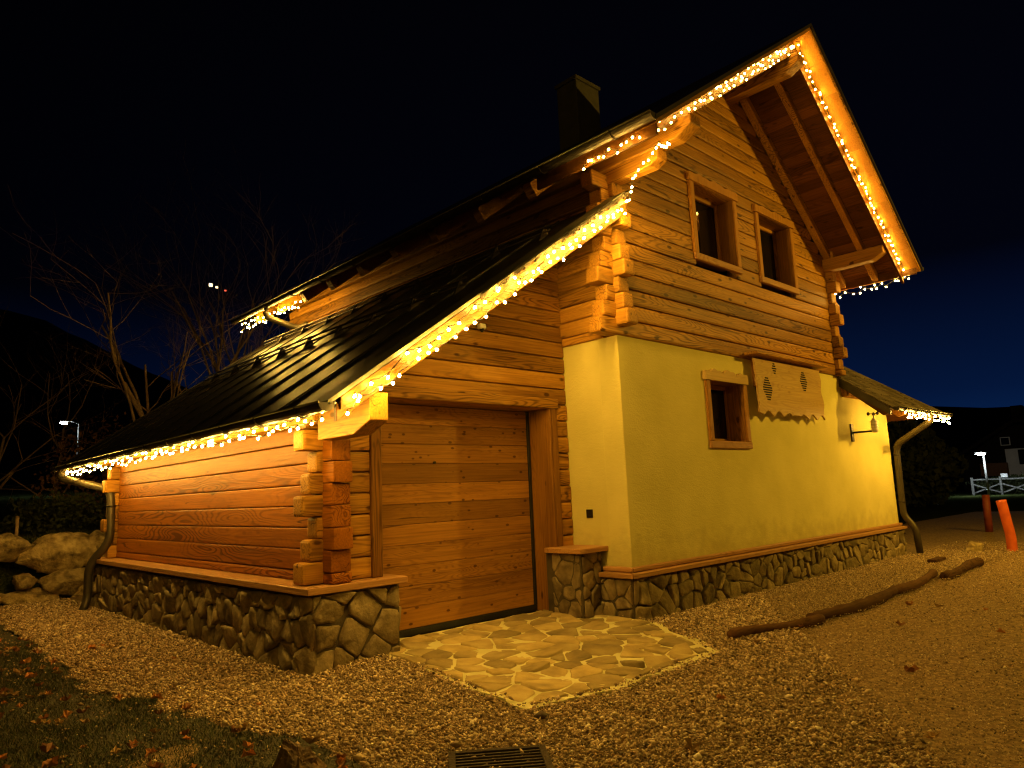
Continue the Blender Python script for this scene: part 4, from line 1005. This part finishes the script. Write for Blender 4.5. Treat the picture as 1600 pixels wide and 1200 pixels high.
sl = streetlamp((50.4, 8.5, -.02), 2.72, 'lit white street lamp in front of the distant chalet', 90, (.80, .92, 1.0), None, arm=.35, head=(.55, .3), r=.09)
fl = bpy.data.lights.new('street_lamp_light', 'POINT'); fl.energy = 40; fl.color = (.85, .95, 1); fl.shadow_soft_size = .2; fo = bpy.data.objects.new('street_lamp_light', fl); link(fo, sl); fo.location = (-.6, 0, 2.5)
def fence(y0, y1, x, label, n, h=1.0):
    t = thing('rail_fence', label, 'fence', (x, y0, 0), 'pale rail fences beside the far road'); dy = (y1-y0)/n
    for i in range(n+1): box('post', -.07, .07, i*dy-.07, i*dy+.07, -.1, h, GREYP, t, .01)
    for i in range(n):
        for z0 in (.9*h, ): box('rail', -.035, .035, i*dy+.071, (i+1)*dy-.071, z0-.1, z0, GREYP, t, .01)
        beam('brace', (.0, i*dy+.08, .12), (.0, (i+1)*dy-.08, .62*h), .05, .09, GREYP, t, 0)
        beam('brace', (.055, i*dy+.08, .62*h), (.055, (i+1)*dy-.08, .12), .05, .09, GREYP, t, 0)
fence(4.6, 9.8, 52, 'pale braced fence under the lit street lamp', 3, 1.15)
fence(10.6, 15.0, 47, 'dim pale braced fence seen between downpipe and thicket', 3, 1.15)
bx = box('fence_sign', 51.9, 51.93, 7.6, 8.0, 1.1, 1.35, WHITE, None, 0); tag(bx, 'small blank white sign on top of the far fence', 'sign')
# low lit hedge behind the fence
for i, (c_, s) in enumerate([((54.5, 7.2, .6), (.6, 3.2, .7)), ((49.5, 13, .7), (.6, 2.4, .8))]):
    bush('hedge', c_, s, 3000, LEAFG, ['pale green hedge behind the lamplit fence', 'dim hedge behind the left fence piece'][i], 'hedge', 'hedges behind the fences', .12, 70+i)

# ================================================================== sodium street lamp just outside the frame (right of the camera)
so = thing('sodium_street_lamp', 'tall sodium street lamp standing on the path to the right', 'street lamp', (8.6, -7.8, 0))
tube('pole', [(0, 0, 0), (0, 0, 5.4)], [.08, .05], GREYP, so, 10); tube('arm', [(0, 0, 5.4), (-.2, .5, 5.65), (-.3, 1.1, 5.7)], .03, GREYP, so, 8)
box('lamp_head', -.45, -.15, 1.0, 1.6, 5.68, 5.78, GREYP, so, .02)
ld = bpy.data.lights.new('sodium_lamp', 'POINT'); ld.energy = LAMP_W; ld.color = SODIUM; ld.shadow_soft_size = .12
lo = bpy.data.objects.new('sodium_lamp', ld); link(lo, so); lo.location = (-.3, 1.3, 5.52)
s2 = thing('sodium_street_lamp', 'tall sodium street lamp standing behind and left of the camera', 'street lamp', (-13.5, -9.5, 0))
tube('pole', [(0, 0, 0), (0, 0, 6.2)], [.08, .05], GREYP, s2, 10); tube('arm', [(0, 0, 6.2), (.3, .3, 6.45), (.9, .9, 6.5)], .03, GREYP, s2, 8)
box('lamp_head', .8, 1.25, .8, 1.25, 6.48, 6.58, GREYP, s2, .02)
l2 = bpy.data.lights.new('sodium_lamp', 'POINT'); l2.energy = LAMP_L; l2.color = SODIUM; l2.shadow_soft_size = .15
lo2 = bpy.data.objects.new('sodium_lamp', l2); link(lo2, s2); lo2.location = (1.05, 1.05, 6.3)
